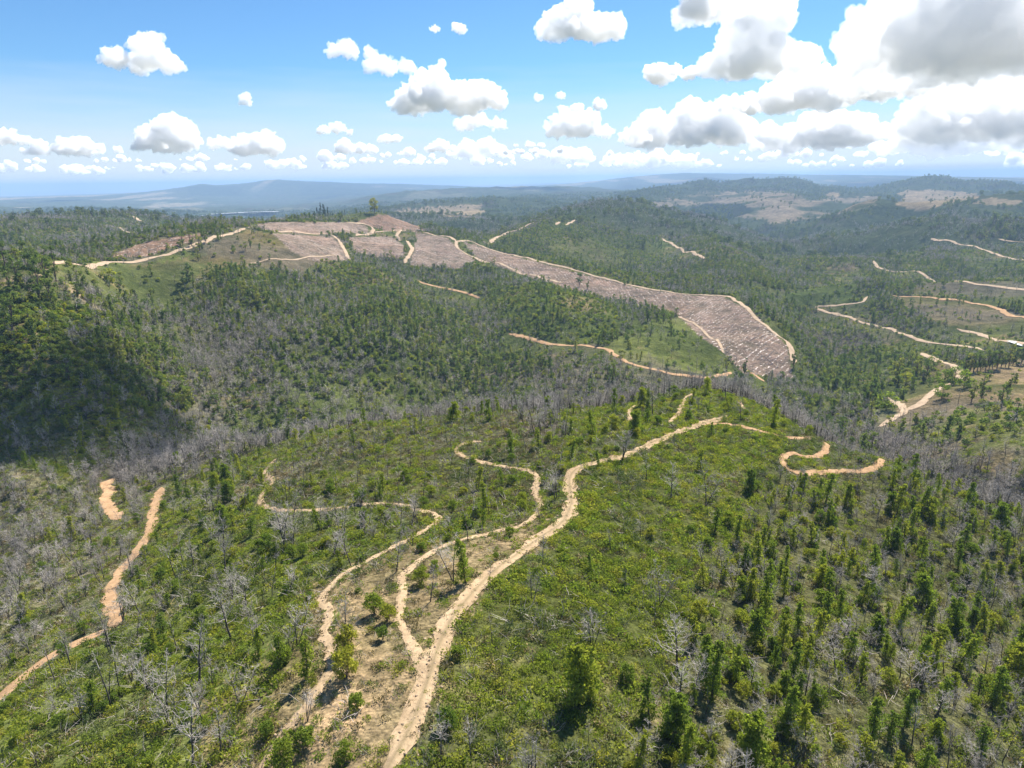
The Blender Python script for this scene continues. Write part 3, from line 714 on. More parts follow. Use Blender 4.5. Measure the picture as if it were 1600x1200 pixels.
# plants that would stand between the camera and a track are thinned so that the track stays in sight
SHY = np.ones(GR.shape)
for C, w, _n in TRACKS:
    a_, r_ = np.arctan2(C[:, 0], C[:, 1]), np.hypot(C[:, 0], C[:, 1])
    for a, r in zip(a_[::2], r_[::2]):
        i = int(round((a - A0) / (A1 - A0) * (NA - 1)))
        back = (6 if r < 150 else 9) if r < 260 else 30 + 0.01 * r
        j0, j1 = [int(round((math.log(q) - V0) / (V1 - V0) * (NR - 1))) for q in (r - back, r)]
        e = 2 if r > 150 else 3
        SHY[max(0, i - e):i + e + 1, max(0, j0):j1 + 1] = 0.22 if r > 260 else 0.3
_bk = (GR > 960) & (GR < 1300) & (GPX > 400) & (GPX < 640)
for A in (g, d, b): A[_bk] *= 0.06
g *= SHY; b *= SHY; d *= SHY ** 0.6

# ------------------------------------------------------------------ plants: prototypes
def unit(v): return v / (np.linalg.norm(v, axis=-1, keepdims=True) + 1e-9)
def leaves(C, size, up=0.35, aspect=0.45, out=None):
    """one small folded leaf spray (a quad) at each centre"""
    n = len(C)
    dvec = rng.normal(size=(n, 3)); dvec[:, 2] = dvec[:, 2] * 0.7 + up
    if out is not None: dvec += out * 0.8
    dvec = unit(dvec)
    s = unit(np.cross(dvec, rng.normal(size=(n, 3))))
    size = (size * rng.uniform(0.6, 1.35, n))[:, None]
    nrm = np.cross(dvec, s)
    V = np.stack([C - dvec * size * 0.5, C + s * size * aspect * 0.55 + nrm * size * 0.1, C + dvec * size * 0.5, C - s * size * aspect * 0.55 + nrm * size * 0.1], 1).reshape(-1, 3)
    F = np.arange(4 * n).reshape(-1, 4)
    return V, F, np.repeat(rng.random(n), 4)
def leaf_mesh(name, C, size, m, **k):
    V, F, t = leaves(C, size, **k)
    return mesh_from(name, V, [F], [m], None, {'tint': t})
def clumps(centres, rad, per, flat=0.8):
    P = []
    for c, r in zip(centres, rad):
        q = unit(rng.normal(size=(per, 3))) * (rng.random((per, 1)) ** 0.45) * r
        q[:, 2] *= flat
        P.append(c + q)
    return np.vstack(P)
class Tubes:
    def __init__(s): s.V, s.F, s.n = [], [], 0
    def add(s, P, rad, k=4):
        P = np.asarray(P, float); rad = np.broadcast_to(rad, len(P))
        T = unit(np.gradient(P, axis=0)); ref = np.array([0.3, 0.9, 0.2])
        A = unit(np.cross(T, ref)); B = np.cross(T, A)
        an = np.arange(k) * 2 * math.pi / k
        ring = P[:, None] + rad[:, None, None] * (np.cos(an)[None, :, None] * A[:, None] + np.sin(an)[None, :, None] * B[:, None])
        s.V.append(ring.reshape(-1, 3))
        i = s.n + np.arange(len(P) * k).reshape(len(P), k); j = np.roll(i, -1, 1)
        s.F.append(np.stack([i[:-1], j[:-1], j[1:], i[1:]], -1).reshape(-1, 4)); s.n += len(P) * k
    def mesh(s, name, m): return mesh_from(name, np.vstack(s.V), [np.vstack(s.F)], [m], None, None, True)
def wander(p, dvec, L, n, bend=0.15, lift=0.0):
    P = [np.array(p, float)]; dvec = unit(np.array(dvec, float))
    for _ in range(n):
        dvec = unit(dvec + rng.normal(size=3) * bend + np.array([0, 0, lift])); P.append(P[-1] + dvec * L / n)
    return np.array(P)

def dead_tree_meshes(tag, H, stems, nb, twigs, spread, tw=0.018, base=0.13, tk=0):
    """charred stem(s) and bleached branches"""
    tr, br, brs = Tubes(), Tubes(), []
    for s_ in range(stems):
        a = rng.uniform(0, 6.28); ln = 0.06 if stems == 1 else 0.28
        P = wander((0, 0, -0.5), (math.cos(a) * ln, math.sin(a) * ln, 1), H * rng.uniform(0.82, 1) + 0.5, 7, 0.06, 0.02)
        rad = base * (1 if stems == 1 else 0.75) * np.linspace(1, 0.16, len(P))
        tr.add(P[:6], rad[:6], 5); br.add(np.vstack([P[2:5] , P[5:]]), np.r_[rad[2:5] * 0.5, rad[5:]], 4)
        for k in range(nb):
            t = rng.uniform(0.33, 0.97); q = t * (len(P) - 1); i = int(q); p = P[i] + (P[min(i + 1, len(P) - 1)] - P[i]) * (q - i)
            a = rng.uniform(0, 6.28); e = rng.uniform(0.15, 1.0)
            L = H * spread * (1.15 - t) * rng.uniform(0.6, 1.25) + 0.25
            B = wander(p, (math.cos(a), math.sin(a), e), L, 4, 0.22, 0.10)
            br.add(B, np.linspace(max(0.022, rad[i] * 0.42), tw * 0.8, len(B)), 3)
            for z_ in range(twigs):
                w = rng.uniform(0.25, 1); q2 = w * (len(B) - 1); i2 = min(int(q2), len(B) - 2); p2 = B[i2] + (B[i2 + 1] - B[i2]) * (q2 - i2)
                dv = unit(B[i2 + 1] - B[i2]) * 0.8 + rng.normal(size=3) * 0.7 + np.array([0, 0, 0.35])
                T2 = wander(p2, dv, L * rng.uniform(0.22, 0.5), 2, 0.25, 0.05)
                br.add(T2, np.array([tw, tw * 0.8, tw * 0.5]), 3)
                if tk:
                    br.add(wander(T2[1], dv + rng.normal(size=3) * 0.9, L * 0.22, 1, 0.2), np.array([tw * 0.8, tw * 0.5]), 3)
        brs.append(br.mesh('branches_' + tag, M_GREY)); br = Tubes()
    return tr.mesh('trunk_' + tag, M_CHAR), brs
def column_tree_meshes(tag, H, w, per, lsz, m=None):
    tr = Tubes(); P = wander((0, 0, -0.5), (rng.normal() * 0.04, rng.normal() * 0.04, 1), H * 0.95 + 0.5, 6, 0.03)
    tr.add(P, np.linspace(0.13, 0.03, 7), 5)
    n = int(H * 6.0); t = np.linspace(0.10, 1.0, n) ** 0.85 + rng.normal(size=n) * 0.02; t = np.clip(t, 0.05, 1)
    prof = w * (0.55 + 0.6 * np.sin(np.clip(t * 1.05, 0, 1) * 2.7)) * (1.05 - 0.45 * t) * rng.uniform(0.65, 1.25, n)
    a = np.arange(n) * 2.4 + rng.normal(size=n) * 0.5; rr = prof * rng.uniform(0.15, 0.9, n)
    i = np.clip((t * 6).astype(int), 0, 5); base = P[i] + (P[i + 1] - P[i]) * (t * 6 - i)[:, None]
    c = base + np.stack([np.cos(a) * rr, np.sin(a) * rr, rng.normal(size=n) * 0.1], 1)
    rad = prof * rng.uniform(0.32, 0.62, n)
    for k in range(0, n, 3): tr.add(np.array([base[k], c[k]]), np.array([0.025, 0.012]), 3)
    C = clumps(c, rad, per, 0.85)
    return tr.mesh('trunk_' + tag, M_TRUNK), leaf_mesh('crown_' + tag, C, lsz, m or M_COL, up=0.5)
def bush_meshes(tag, H, w, per, lsz, m=None, lo=0.12):
    tr = Tubes(); cs, rs = [], []
    n = 16
    for k in range(n):
        a = k * 2.4 + rng.uniform(-0.3, 0.3); u = rng.uniform(0, 1); ph = u ** 0.6
        z = H * (lo + (0.86 - lo) * rng.uniform(0.15, 1) ** 0.8); fr = math.sqrt(max(0.05, 1 - ((z / H - 0.42) / 0.6) ** 2))
        c = np.array([math.cos(a) * w * fr * rng.uniform(0.35, 0.95), math.sin(a) * w * fr * rng.uniform(0.35, 0.95), z])
        cs.append(c); rs.append(w * rng.uniform(0.28, 0.5))
        if k % 2 == 0: tr.add(wander((0, 0, -0.3), c + np.array([0, 0, 0.6]), np.linalg.norm(c), 3, 0.08), np.linspace(0.05, 0.012, 4), 3)
    cs.append(np.array([0, 0, H * 0.85])); rs.append(w * 0.42)
    return tr.mesh('stems_' + tag, M_TRUNK), leaf_mesh('crown_' + tag, clumps(cs, rs, per, 0.9), lsz, m or M_BUSH, up=0.55)
def gum_meshes(tag, H, w, per, lsz, bare=0.35, m=None):
    """a tree with a bare bole, a few limbs and a clumped crown"""
    tr = Tubes(); P = wander((0, 0, -0.8), (rng.normal() * 0.05, rng.normal() * 0.05, 1), H * 0.82 + 0.8, 6, 0.05)
    tr.add(P, np.linspace(H * 0.024, H * 0.006, 7), 6); cs, rs = [], []
    for k in range(15):
        t = rng.uniform(bare, 1.0); a = k * 2.4; z = H * t
        fr = math.sqrt(max(0.04, 1 - ((t - (bare + 1) / 2) / ((1.08 - bare) / 2)) ** 2))
        c = np.array([math.cos(a) * w * fr * rng.uniform(0.3, 0.9), math.sin(a) * w * fr * rng.uniform(0.3, 0.9), min(z, H * 0.93)])
        cs.append(c); rs.append(w * rng.uniform(0.3, 0.5))
        i = min(5, int(t * 4.5)); tr.add(wander(P[i], c - P[i], np.linalg.norm(c - P[i]), 3, 0.06), np.linspace(H * 0.008, H * 0.002, 4), 4)
    return tr.mesh('trunk_' + tag, M_TRUNK), leaf_mesh('crown_' + tag, clumps(cs, rs, per, 0.75), lsz, m or M_MID, up=0.4)

NEAR = {
 'dead': [dead_tree_meshes('burnt_%d' % i, *a) for i, a in enumerate([(8.5, 1, 20, 6, 0.30, 0.016, 0.13, 1), (7.0, 1, 12, 5, 0.26, 0.015, 0.10, 1), (9.5, 1, 26, 6, 0.34, 0.016, 0.16, 1),
           (6.0, 3, 10, 6, 0.42, 0.016, 0.12, 1), (5.0, 4, 9, 6, 0.45, 0.016, 0.10, 1), (7.5, 2, 14, 6, 0.38, 0.016, 0.13, 1), (6.5, 1, 5, 3, 0.16, 0.02, 0.10, 0), (8.0, 1, 7, 3, 0.14, 0.02, 0.12, 0)])],
 'column': [column_tree_meshes('regrowth_%d' % i, *a) for i, a in enumerate([(6.2, 1.15, 38, 0.30), (5.0, 0.95, 38, 0.27), (7.2, 1.2, 38, 0.31), (4.0, 1.1, 42, 0.27), (5.6, 1.9, 95, 0.33)])],
 'bush': [bush_meshes('wattle_%d' % i, *a) for i, a in enumerate([(2.6, 1.15, 75, 0.26), (1.9, 1.0, 70, 0.24), (3.4, 1.3, 78, 0.27)])],
}
def heath_mesh(tag, n, rad, H, lsz, m, twig=0):
    q = rng.normal(size=(n, 2)) * rad * 0.5
    z = H * rng.random(n) ** 0.7 * np.exp(-(q ** 2).sum(1) / (rad * rad))
    C = np.c_[q, z + 0.05]
    V, F, t = leaves(C, lsz, up=0.9, aspect=0.42)
    if twig:
        T = Tubes()
        for _ in range(twig):
            a = rng.uniform(0, 6.28); T.add(wander((rng.normal() * rad * .4, rng.normal() * rad * .4, -.05), (math.cos(a), math.sin(a), rng.uniform(0.6, 2.5)), rng.uniform(.5, 1.3) * H * 1.5, 2, .2), np.array([.022, .017, .01]), 3)
        VT, FT = np.vstack(T.V), np.vstack(T.F)
        me = mesh_from('heath_' + tag, np.vstack([V, VT]), [F, FT + len(V)], [m, M_GREY], np.r_[np.zeros(len(F)), np.ones(len(FT))], {'tint': np.r_[t, np.zeros(len(VT))]})
        return me
    return mesh_from('heath_' + tag, V, [F], [m], None, {'tint': t})
HEATH = [heath_mesh('fresh_a', 130, 1.0, 0.65, 0.26, M_HEATH), heath_mesh('fresh_b', 115, 0.8, 0.85, 0.25, M_HEATH), heath_mesh('fresh_c', 120, 1.1, 0.45, 0.27, M_HEATH), heath_mesh('fresh_d', 100, 0.8, 0.75, 0.26, M_COL),
         heath_mesh('dry_a', 55, 0.9, 0.5, 0.30, M_DRY, 7), heath_mesh('dry_b', 26, 0.8, 0.7, 0.28, M_COL, 16), heath_mesh('dry_c', 45, 0.9, 0.35, 0.3, M_DRY, 3),
         heath_mesh('olive_a', 75, 0.75, 0.9, 0.26, M_FAR, 2), heath_mesh('olive_b', 60, 0.6, 1.2, 0.25, M_FAR, 4), heath_mesh('fern', 46, 1.0, 0.35, 0.42, M_BUSH)]

# ------------------------------------------------------------------ scattering
def candidates(dens, lim=None, rmin=0, rmax=1e9, hgt=10.0, jit=True):
    """points drawn at a density per square metre wherever the ground or a tall plant on it can be seen"""
    st = 2
    sl = (slice(0, NA, st), slice(0, NR, st))
    r = GR[sl]; area = r * (AA[st] - AA[0]) * r * (math.exp(VV[st] - VV[0]) - 1)
    vm = (GT[sl] + hgt / r) >= np.maximum.accumulate(GT, 1)[sl] - 0.004
    on = (GPX[sl] > -130) & (GPX[sl] < 1730) & (GPY[sl] < 1330) & vm & (r > rmin) & (r < rmax)
    lam = np.clip(dens[sl], 0, None) * area * on
    n = rng.poisson(lam)
    ii, jj = np.nonzero(n); k = n[ii, jj]; ii, jj = np.repeat(ii, k), np.repeat(jj, k)
    a = AA[0] + (ii * st + rng.uniform(-1, 1, len(ii)) * st / 2) * (AA[1] - AA[0]); v = VV[0] + (jj * st + rng.uniform(-1, 1, len(ii)) * st / 2) * (VV[1] - VV[0])
    ok = (a > A0) & (a < A1) & (v > V0)
    a, v, ii, jj = a[ok], v[ok], ii[ok] * st, jj[ok] * st
    R_ = np.exp(v); x, y = R_ * np.sin(a), R_ * np.cos(a)
    return x, y, height(x, y), R_, ii, jj
def scatter_group():
    ng = bpy.data.node_groups.new('scatter', 'GeometryNodeTree')
    ng.interface.new_socket('Geometry', in_out='INPUT', socket_type='NodeSocketGeometry')
    ng.interface.new_socket('Geometry', in_out='OUTPUT', socket_type='NodeSocketGeometry')
    return ng
def scatter(name, label, protos, x, y, z, scl, variant, tilt=0.06, squash=None):
    """one object of plants nobody could count"""
    n = len(x)
    if n == 0: return
    rot = np.c_[rng.normal(size=n) * tilt, rng.normal(size=n) * tilt, rng.uniform(0, 6.283, n)]
    me = bpy.data.meshes.new(name); me.vertices.add(n)
    me.vertices.foreach_set('co', np.c_[x, y, z].astype(np.float32).ravel())
    at = me.attributes.new('rot', 'FLOAT_VECTOR', 'POINT'); at.data.foreach_set('vector', rot.astype(np.float32).ravel())
    sv = np.c_[scl, scl, scl * (squash if squash is not None else 1)]
    at = me.attributes.new('scl', 'FLOAT_VECTOR', 'POINT'); at.data.foreach_set('vector', sv.astype(np.float32).ravel())
    at = me.attributes.new('variant', 'INT', 'POINT'); at.data.foreach_set('value', variant.astype(np.int32))
    o = put(name, me, kind='stuff', label=label)
    pc = bpy.data.collections.new(name + '_kinds')
    for i, m in enumerate(protos):
        p = bpy.data.objects.new('%s_kind_%02d' % (name, i), m); pc.objects.link(p)
    ng = scatter_group(); N = ng.nodes; L = ng.links
    gi, go = N.new('NodeGroupInput'), N.new('NodeGroupOutput')
    iop, ci = N.new('GeometryNodeInstanceOnPoints'), N.new('GeometryNodeCollectionInfo')
    ci.inputs['Collection'].default_value = pc; ci.inputs['Separate Children'].default_value = True; ci.inputs['Reset Children'].default_value = True
    def na(nm, ty):
        q = N.new('GeometryNodeInputNamedAttribute'); q.data_type = ty; q.inputs['Name'].default_value = nm; return q.outputs['Attribute']
    iop.inputs['Pick Instance'].default_value = True
    L.new(gi.outputs[0], iop.inputs['Points']); L.new(ci.outputs[0], iop.inputs['Instance'])
    L.new(na('variant', 'INT'), iop.inputs['Instance Index']); L.new(na('rot', 'FLOAT_VECTOR'), iop.inputs['Rotation']); L.new(na('scl', 'FLOAT_VECTOR'), iop.inputs['Scale'])
    L.new(iop.outputs[0], go.inputs[0])
    md = o.modifiers.new('scatter', 'NODES'); md.node_group = ng
    return o
def joined(a, b):
    """trunk and crown of a prototype as one mesh, for plants inside a stuff object"""
    out = []
    V, F, MI, T, n = [], [], [], [], 0
    mats = []
    for me in [a] + (b if isinstance(b, list) else [b]):
        v = np.empty(len(me.vertices) * 3, np.float32); me.vertices.foreach_get('co', v); v = v.reshape(-1, 3)
        f = np.empty(len(me.loops), np.int32); me.loops.foreach_get('vertex_index', f)
        F.append(f.reshape(-1, 4) + n); V.append(v); MI.append(np.full(len(F[-1]), len(mats))); mats.append(me.materials[0])
        t = np.zeros(len(v), np.float32)
        if 'tint' in me.attributes: me.attributes['tint'].data.foreach_get('value', t)
        T.append(t); n += len(v)
    return mesh_from(a.name + '_whole', np.vstack(V), F, mats, np.concatenate(MI), {'tint': np.concatenate(T)})

# ---- near plants: the nearest of each kind are things of their own, the rest stuff
KIND = {'dead': ('dead_tree', 'dead tree', 'branches'), 'column': ('young_eucalypt', 'tree', 'crown'), 'bush': ('wattle_shrub', 'shrub', 'crown')}
LOOK = {
 'dead': ['charred tree with twiggy grey branches', 'slim dead tree with short grey branches', 'wide branched charred dead tree', 'three stemmed bleached dead tree', 'many stemmed bleached dead tree',
          'two stemmed grey dead tree', 'short bare charred pole', 'tall bare charred pole'],
 'column': ['leafy green eucalypt column', 'slim green eucalypt column', 'tall green eucalypt column', 'short broad green eucalypt', 'broad dense green eucalypt'],
 'bush': ['bushy green wattle', 'low round green wattle', 'tall bushy green wattle']}
_TN = {'main_trail': 'main trail', 'ridge_path': 'hairpin path', 'fork_path': 'fork path', 'winding_path': 'winding path', 'eroded_track': 'eroded track'}
def where(x, y, px, zn):
    """words for the spot: beside which stretch of which track, else the zone"""
    best = (6.0, None)
    for C, w, n in TRACKS:
        if n not in _TN: continue
        dd = np.hypot(C[:, 0] - x, C[:, 1] - y); k = int(dd.argmin())
        if dd[k] - w / 2 < best[0]:
            tx, ty = C[k]; tpx = float(project(np.array(tx), np.array(ty), height(np.array(tx), np.array(ty)))[0])
            f = k / len(C)
            best = (dd[k] - w / 2, 'just %s of the %s %s' % ('left' if px < tpx else 'right', ('lower' if f < .33 else 'middle' if f < .67 else 'upper') if n != 'ridge_path' else ('left' if f < .4 else 'right'), _TN[n]))
    return best[1] or zn
def hero(kind, var, x, y, z, s, rz, label, group=None, tilt=(0, 0)):
    nm, cat, crown = KIND[kind]
    a, b_ = NEAR[kind][var]
    e = put(nm, None, None, (x, y, z), label=label, category=cat)
    e.empty_display_size = 0.5
    e.rotation_euler = (tilt[0], tilt[1], rz); e.scale = (s, s, s)
    if group: e['group'] = group
    put('stems' if kind == 'bush' else 'trunk', a, e)
    for q in (b_ if isinstance(b_, list) else [b_]): put(crown, q, e)
    return e
BUSY = []                                      # ground taken by the plants set by hand
def at_px(px, py, near=0, far=1e9): return ground(px, py, near, far)

_hand = [  # kind, form, pixel of the foot, scale, label
 ('column', 4, 905, 1095, 1.15, 'broad dark green eucalypt column standing alone low in the open heath, casting a black shadow'),
 ('column', 4, 1170, 768, 0.8, 'dark narrow eucalypt standing in the heath below the start of the hairpin path'),
 ('column', 0, 925, 892, 0.45, 'small dark round eucalypt in the heath just right of the main trail bend'),
 ('column', 4, 1052, 1160, 0.95, 'green eucalypt column at the lower edge of the heath beside the dense regrowth'),
 ('column', 4, 1178, 1195, 1.0, 'yellow green eucalypt column cut by the bottom edge of the photo'),
 ('column', 2, 1112, 1095, 1.0, 'narrow dark eucalypt column where the heath meets the regrowth'),
 ('column', 4, 1588, 1070, 1.1, 'tall bright green eucalypt at the right edge of the photo'),
 ('column', 1, 480, 1060, 1.0, 'dark green eucalypt left of the lower winding path'),
 ('column', 0, 765, 658, 0.9, 'dark pointed young tree standing before the grey belt on the knoll'),
 ('column', 3, 1012, 662, 0.9, 'dark upright tree between the two short path ends on the ridge'),
 ('column', 3, 1112, 682, 0.8, 'dark round tree where the main trail meets the hairpin path'),
 ('column', 1, 598, 772, 0.9, 'dark small tree on the knoll just above the winding path'),
 ('bush', 2, 958, 672, 1.1, 'bushy green wattle below the short curved path end on the ridge'),
 ('bush', 2, 542, 1020, 1.0, 'bushy green wattle right of the winding path at its narrow bend'),
 ('bush', 1, 478, 1165, 1.0, 'green bush on the right bank of the winding path near the bottom edge'),
 ('bush', 2, 540, 1060, 1.1, 'dark green bush beside the lower bend of the winding path'),
 ('bush', 0, 585, 960, 1.0, 'round green bush between the winding path and the fork path'),
 ('bush', 2, 445, 1200, 0.9, 'broad green bush at the bottom edge beside the winding path'),
 ('bush', 0, 565, 786, 1.1, 'bright green bush on the bend of the winding path below the knoll'),
 ('dead', 3, 972, 716, 1.15, 'bare grey many stemmed tree standing over the main trail at the ridge crest'),
 ('dead', 5, 1102, 790, 1.15, 'large bare black forked tree in the heath below the ridge trail'),
 ('dead', 2, 1048, 780, 0.75, 'thin bare black tree alone in the middle of the upper heath'),
 ('dead', 1, 1010, 752, 0.75, 'thin bare tree in the heath below the bend of the ridge trail'),
 ('dead', 5, 262, 1108, 1.0, 'large bare grey dead tree on the lower left slope with two dark stems'),
 ('dead', 3, 205, 1065, 0.9, 'bare dead tree leaning over dark shade on the lower left slope'),
 ('dead', 2, 310, 1072, 1.0, 'bare dead tree with a tall black stem above the lower left slope'),
 ('dead', 0, 112, 1045, 0.8, 'bare dead tree on the lower bank of the eroded track'),
 ('dead', 3, 130, 985, 1.0, 'spreading bleached dead tree beside the eroded track bend'),
 ('dead', 4, 192, 972, 1.1, 'low pale dead tree leaning across the eroded track'),
 ('dead', 2, 362, 1000, 0.9, 'black stemmed dead tree above the green left slope beside a dark bush'),
 ('dead', 0, 538, 1022, 0.9, 'thin black dead tree rising right of the narrow winding path bend'),
 ('dead', 3, 480, 1128, 0.55, 'small black forked stump tree on the lower winding path'),
 ('dead', 5, 690, 1180, 0.55, 'small bare twig tree right of the main trail at the bottom edge'),
 ('dead', 1, 765, 908, 0.45, 'small bare black tree on the edge of the main trail'),
 ('dead', 0, 848, 885, 0.65, 'bare tree in the heath right beside the main trail'),
 ('dead', 5, 1030, 945, 0.9, 'bare grey tree near the upper edge of the dense regrowth in the heath'),
 ('dead', 2, 1060, 1050, 0.95, 'large bare grey tree in the lower heath above a dark bush'),
 ('dead', 3, 1345, 930, 1.0, 'bleached crooked dead tree in a gap of the dense right hand slope'),
 ('dead', 4, 1430, 1085, 1.2, 'heap of bleached dead branches in the lower right regrowth'),
 ('dead', 4, 925, 1010, 0.9, 'low bleached branches behind the lone eucalypt column'),
 ('dead', 3, 70, 920, 1.0, 'bleached dead tree arching in the pale gully on the left'),
]
for kd, v, px, py, s, lab in _hand:
    p = at_px(px, py, 0, 235)
    hero(kd, v, p[0], p[1], p[2], s, rng.uniform(0, 6.28), lab)
    BUSY.append((p[0], p[1]))
BUSY_A = np.array(BUSY)
TRUNKS = {k: [joined(*m) for m in v] for k, v in NEAR.items()}
def free(x, y, r=1.6):
    return (((x[:, None] - BUSY_A[None, :, 0]) ** 2 + (y[:, None] - BUSY_A[None, :, 1]) ** 2).min(1) > r * r)
def side(px): return 'left' if px < 533 else ('middle' if px < 1067 else 'right')
for kind, dens, hgt, base in (('dead', d, 9, 0.92), ('column', g, 8, 0.9), ('bush', b, 3, 0.9)):
    x, y, z, r, ii, jj = candidates(dens, rmax=275, hgt=hgt)
    ok = free(x, y) & clear_of_tracks(x, y, 0.5 if kind != 'column' else 0.9)
    x, y, z, r, ii, jj = x[ok], y[ok], z[ok], r[ok], ii[ok], jj[ok]
    nv = len(NEAR[kind]); n = len(x)
    if kind == 'dead':
        beltish = belt[ii, jj]; gulish = gul[ii, jj]; kno = knoll[ii, jj]; hth = heath[ii, jj]
        v = rng.integers(0, nv, n)
        v = np.where(beltish, rng.choice([0, 1, 2, 5, 1, 6], n), v); v = np.where(gulish, rng.choice([3, 4, 3, 4, 0, 5], n), v)
        v = np.where(kno, rng.choice([6, 7, 7, 1, 0], n), v); v = np.where(hth, rng.choice([6, 1, 1, 0, 7], n), v)
        s = rng.uniform(0.5, 1.0, n) * np.where(dense[ii, jj], 0.68, 1) * np.where(hth, 0.62, 1) * np.where(gulish, 0.95, 1) * np.where(kno, 0.75, 1)
    else:
        v = rng.integers(0, nv, n); s = rng.uniform(0.42, 1.0, n)
        if kind == 'column': v = np.where((v == 4) & (rng.random(n) < 0.5), 1, v)
        if kind == 'bush': s *= np.where(dense[ii, jj], 0.95, 0.85)
    px, py = project(x, y, z + 2)
    inpic = (px > 0) & (px < 1600) & (py > 0) & (py < 1200)
    seen = (GT[ii, jj] + 2.5 / GR[ii, jj]) >= np.maximum.accumulate(GT, 1)[ii, jj] - 1e-4
    order = np.argsort(np.where(inpic & seen, r / s, 1e9))
    nh = 300 - sum(1 for q in _hand if q[0] == kind)
    nh = min(nh, int((inpic & seen).sum()))
    for q in order[:nh]:
        zn = where(x[q], y[q], px[q], ZONES[ZONE[ii[q], jj[q]]])
        big_ = 'large ' if s[q] > 0.92 else ('small ' if s[q] < 0.7 else '')
        lab = '%s%s %s' % (big_, LOOK[kind][v[q]].replace('tall ', '') if big_ == 'small ' else LOOK[kind][v[q]], zn)
        if len(lab.split()) > 16: lab = lab.replace('twiggy ', '').replace('large ', '').replace('just ', '').replace('small ', '')
        hero(kind, v[q], x[q], y[q], z[q], s[q], rng.uniform(0, 6.28), lab, '%s %s' % ({'dead': 'dead trees', 'column': 'young eucalypts', 'bush': 'wattle shrubs'}[kind], zn),
             (rng.normal() * 0.06, rng.normal() * 0.06))
    rest = order[nh:]
    if kind == 'column': rest_col = rest
    scatter({'dead': 'burnt_woodland', 'column': 'regrowth_woodland', 'bush': 'scrub'}[kind],
            {'dead': 'grey mass of dead trees behind and below the near ridge', 'column': 'green eucalypt regrowth covering the near ridge slopes', 'bush': 'green wattle scrub scattered over the near ridge'}[kind],
            TRUNKS[kind], x[rest], y[rest], z[rest], s[rest], v[rest])
    print(kind, n, nh)
# heath and dry ground cover
x, y, z, r, ii, jj = candidates(h, rmax=300, hgt=1)
ok = clear_of_tracks(x, y, -0.12)
x, y, z, r, ii, jj = x[ok], y[ok], z[ok], r[ok], ii[ok], jj[ok]
dry = rng.random(len(x)) < hd[ii, jj]
v = np.where(dry, rng.integers(4, 7, len(x)), rng.integers(0, 4, len(x)))
pat = fbm(x / 9.0 + 11, y / 9.0 + 3, 3) + 0.25 * rng.normal(size=len(x))
v = np.where(~dry & (pat > np.where(heath[ii, jj], 0.36, 0.22)), rng.integers(7, 9, len(x)), v); v = np.where(~dry & (pat < -0.25), np.where(rng.random(len(x)) < 0.6, 9, 2), v)
s = rng.uniform(0.45, 1.25, len(x)) * np.where(sandy[ii, jj], 0.75, 1)
scatter('heath', 'low green and dry brown heath covering the near ridge', HEATH, x, y, z, s, v, 0.12)
print('heath', len(x))
# dry tufts and stones that break up the edges of the near tracks
tx, ty, sx_, sy_ = [], [], [], []
for C, w, nme in TRACKS:
    if np.hypot(*C.mean(0)) > 230: continue
    T = np.gradient(C, axis=0); T /= np.linalg.norm(T, axis=1)[:, None] + 1e-9; Nn = np.stack([T[:, 1], -T[:, 0]], 1)
    for k in range(len(C)):
        for _ in range(2):
            o_ = rng.choice([-1, 1]) * w * 0.5 * rng.normal(1.0, 0.22); p = C[k] + Nn[k] * o_ + rng.normal(size=2) * 0.2
            if rng.random() < 0.55: tx.append(p[0]); ty.append(p[1])
        for _ in range(2):
            p = C[k] + Nn[k] * rng.uniform(-0.75, 0.75) * w + rng.normal(size=2) * 0.3; sx_.append(p[0]); sy_.append(p[1])
        if nme == 'main_trail' and rng.random() < 0.22: p = C[k] + rng.normal(size=2) * 0.12; tx.append(p[0]); ty.append(p[1])
tx, ty, sx_, sy_ = map(np.array, (tx, ty, sx_, sy_))
scatter('trackside_tufts', 'dry tufts along the edges of the dirt tracks', HEATH, tx, ty, height(tx, ty) + 0.03, rng.uniform(0.15, 0.5, len(tx)), rng.choice([4, 6, 5, 4, 2, 9], len(tx)), 0.15)
M_STONE = bark_material('pale_stone', (0.20, 0.15, 0.10), (0.48, 0.38, 0.27))
STN = []
for k in range(3):
    q = np.array([(1, 0, 0), (0, 1, 0), (-1, 0, 0), (0, -1, 0), (0.2, 0.1, 0.7), (-.1, .2, -0.6)]) * rng.uniform(0.7, 1.2, (6, 3)) * 0.22
    STN.append(mesh_from('stone_%d' % k, q, [np.array([(0, 1, 4), (1, 2, 4), (2, 3, 4), (3, 0, 4), (1, 0, 5), (2, 1, 5), (3, 2, 5), (0, 3, 5)])], [M_STONE]))
scatter('loose_stones', 'loose stones on and beside the dirt tracks', STN, sx_, sy_, height(sx_, sy_) + 0.07, rng.uniform(0.3, 1.1, len(sx_)) ** 2, rng.integers(0, 3, len(sx_)), 0.3)
# fallen bleached sticks on the near slopes
ST = []
for i in range(3):
    T = Tubes()
    for _ in range(4):
        a = rng.uniform(0, 6.28); T.add(wander((rng.normal() * .8, rng.normal() * .8, 0.15), (math.cos(a), math.sin(a), 0.12), rng.uniform(1.2, 3.2), 3, 0.2), np.linspace(0.05, 0.018, 4), 3)
    ST.append(T.mesh('fallen_sticks_%d' % i, M_LOG))
x, y, z, r, ii, jj = candidates(np.where(near_, 0.03, 0) * np.where(heath, 0.5, 1), rmax=260, hgt=0)
ok = clear_of_tracks(x, y, 0.6); x, y, z = x[ok], y[ok], z[ok]
scatter('fallen_branches', 'bleached fallen branches lying among the heath', ST, x, y, z + 0.25, rng.uniform(0.35, 0.85, len(x)), rng.integers(0, 3, len(x)), 0.1)

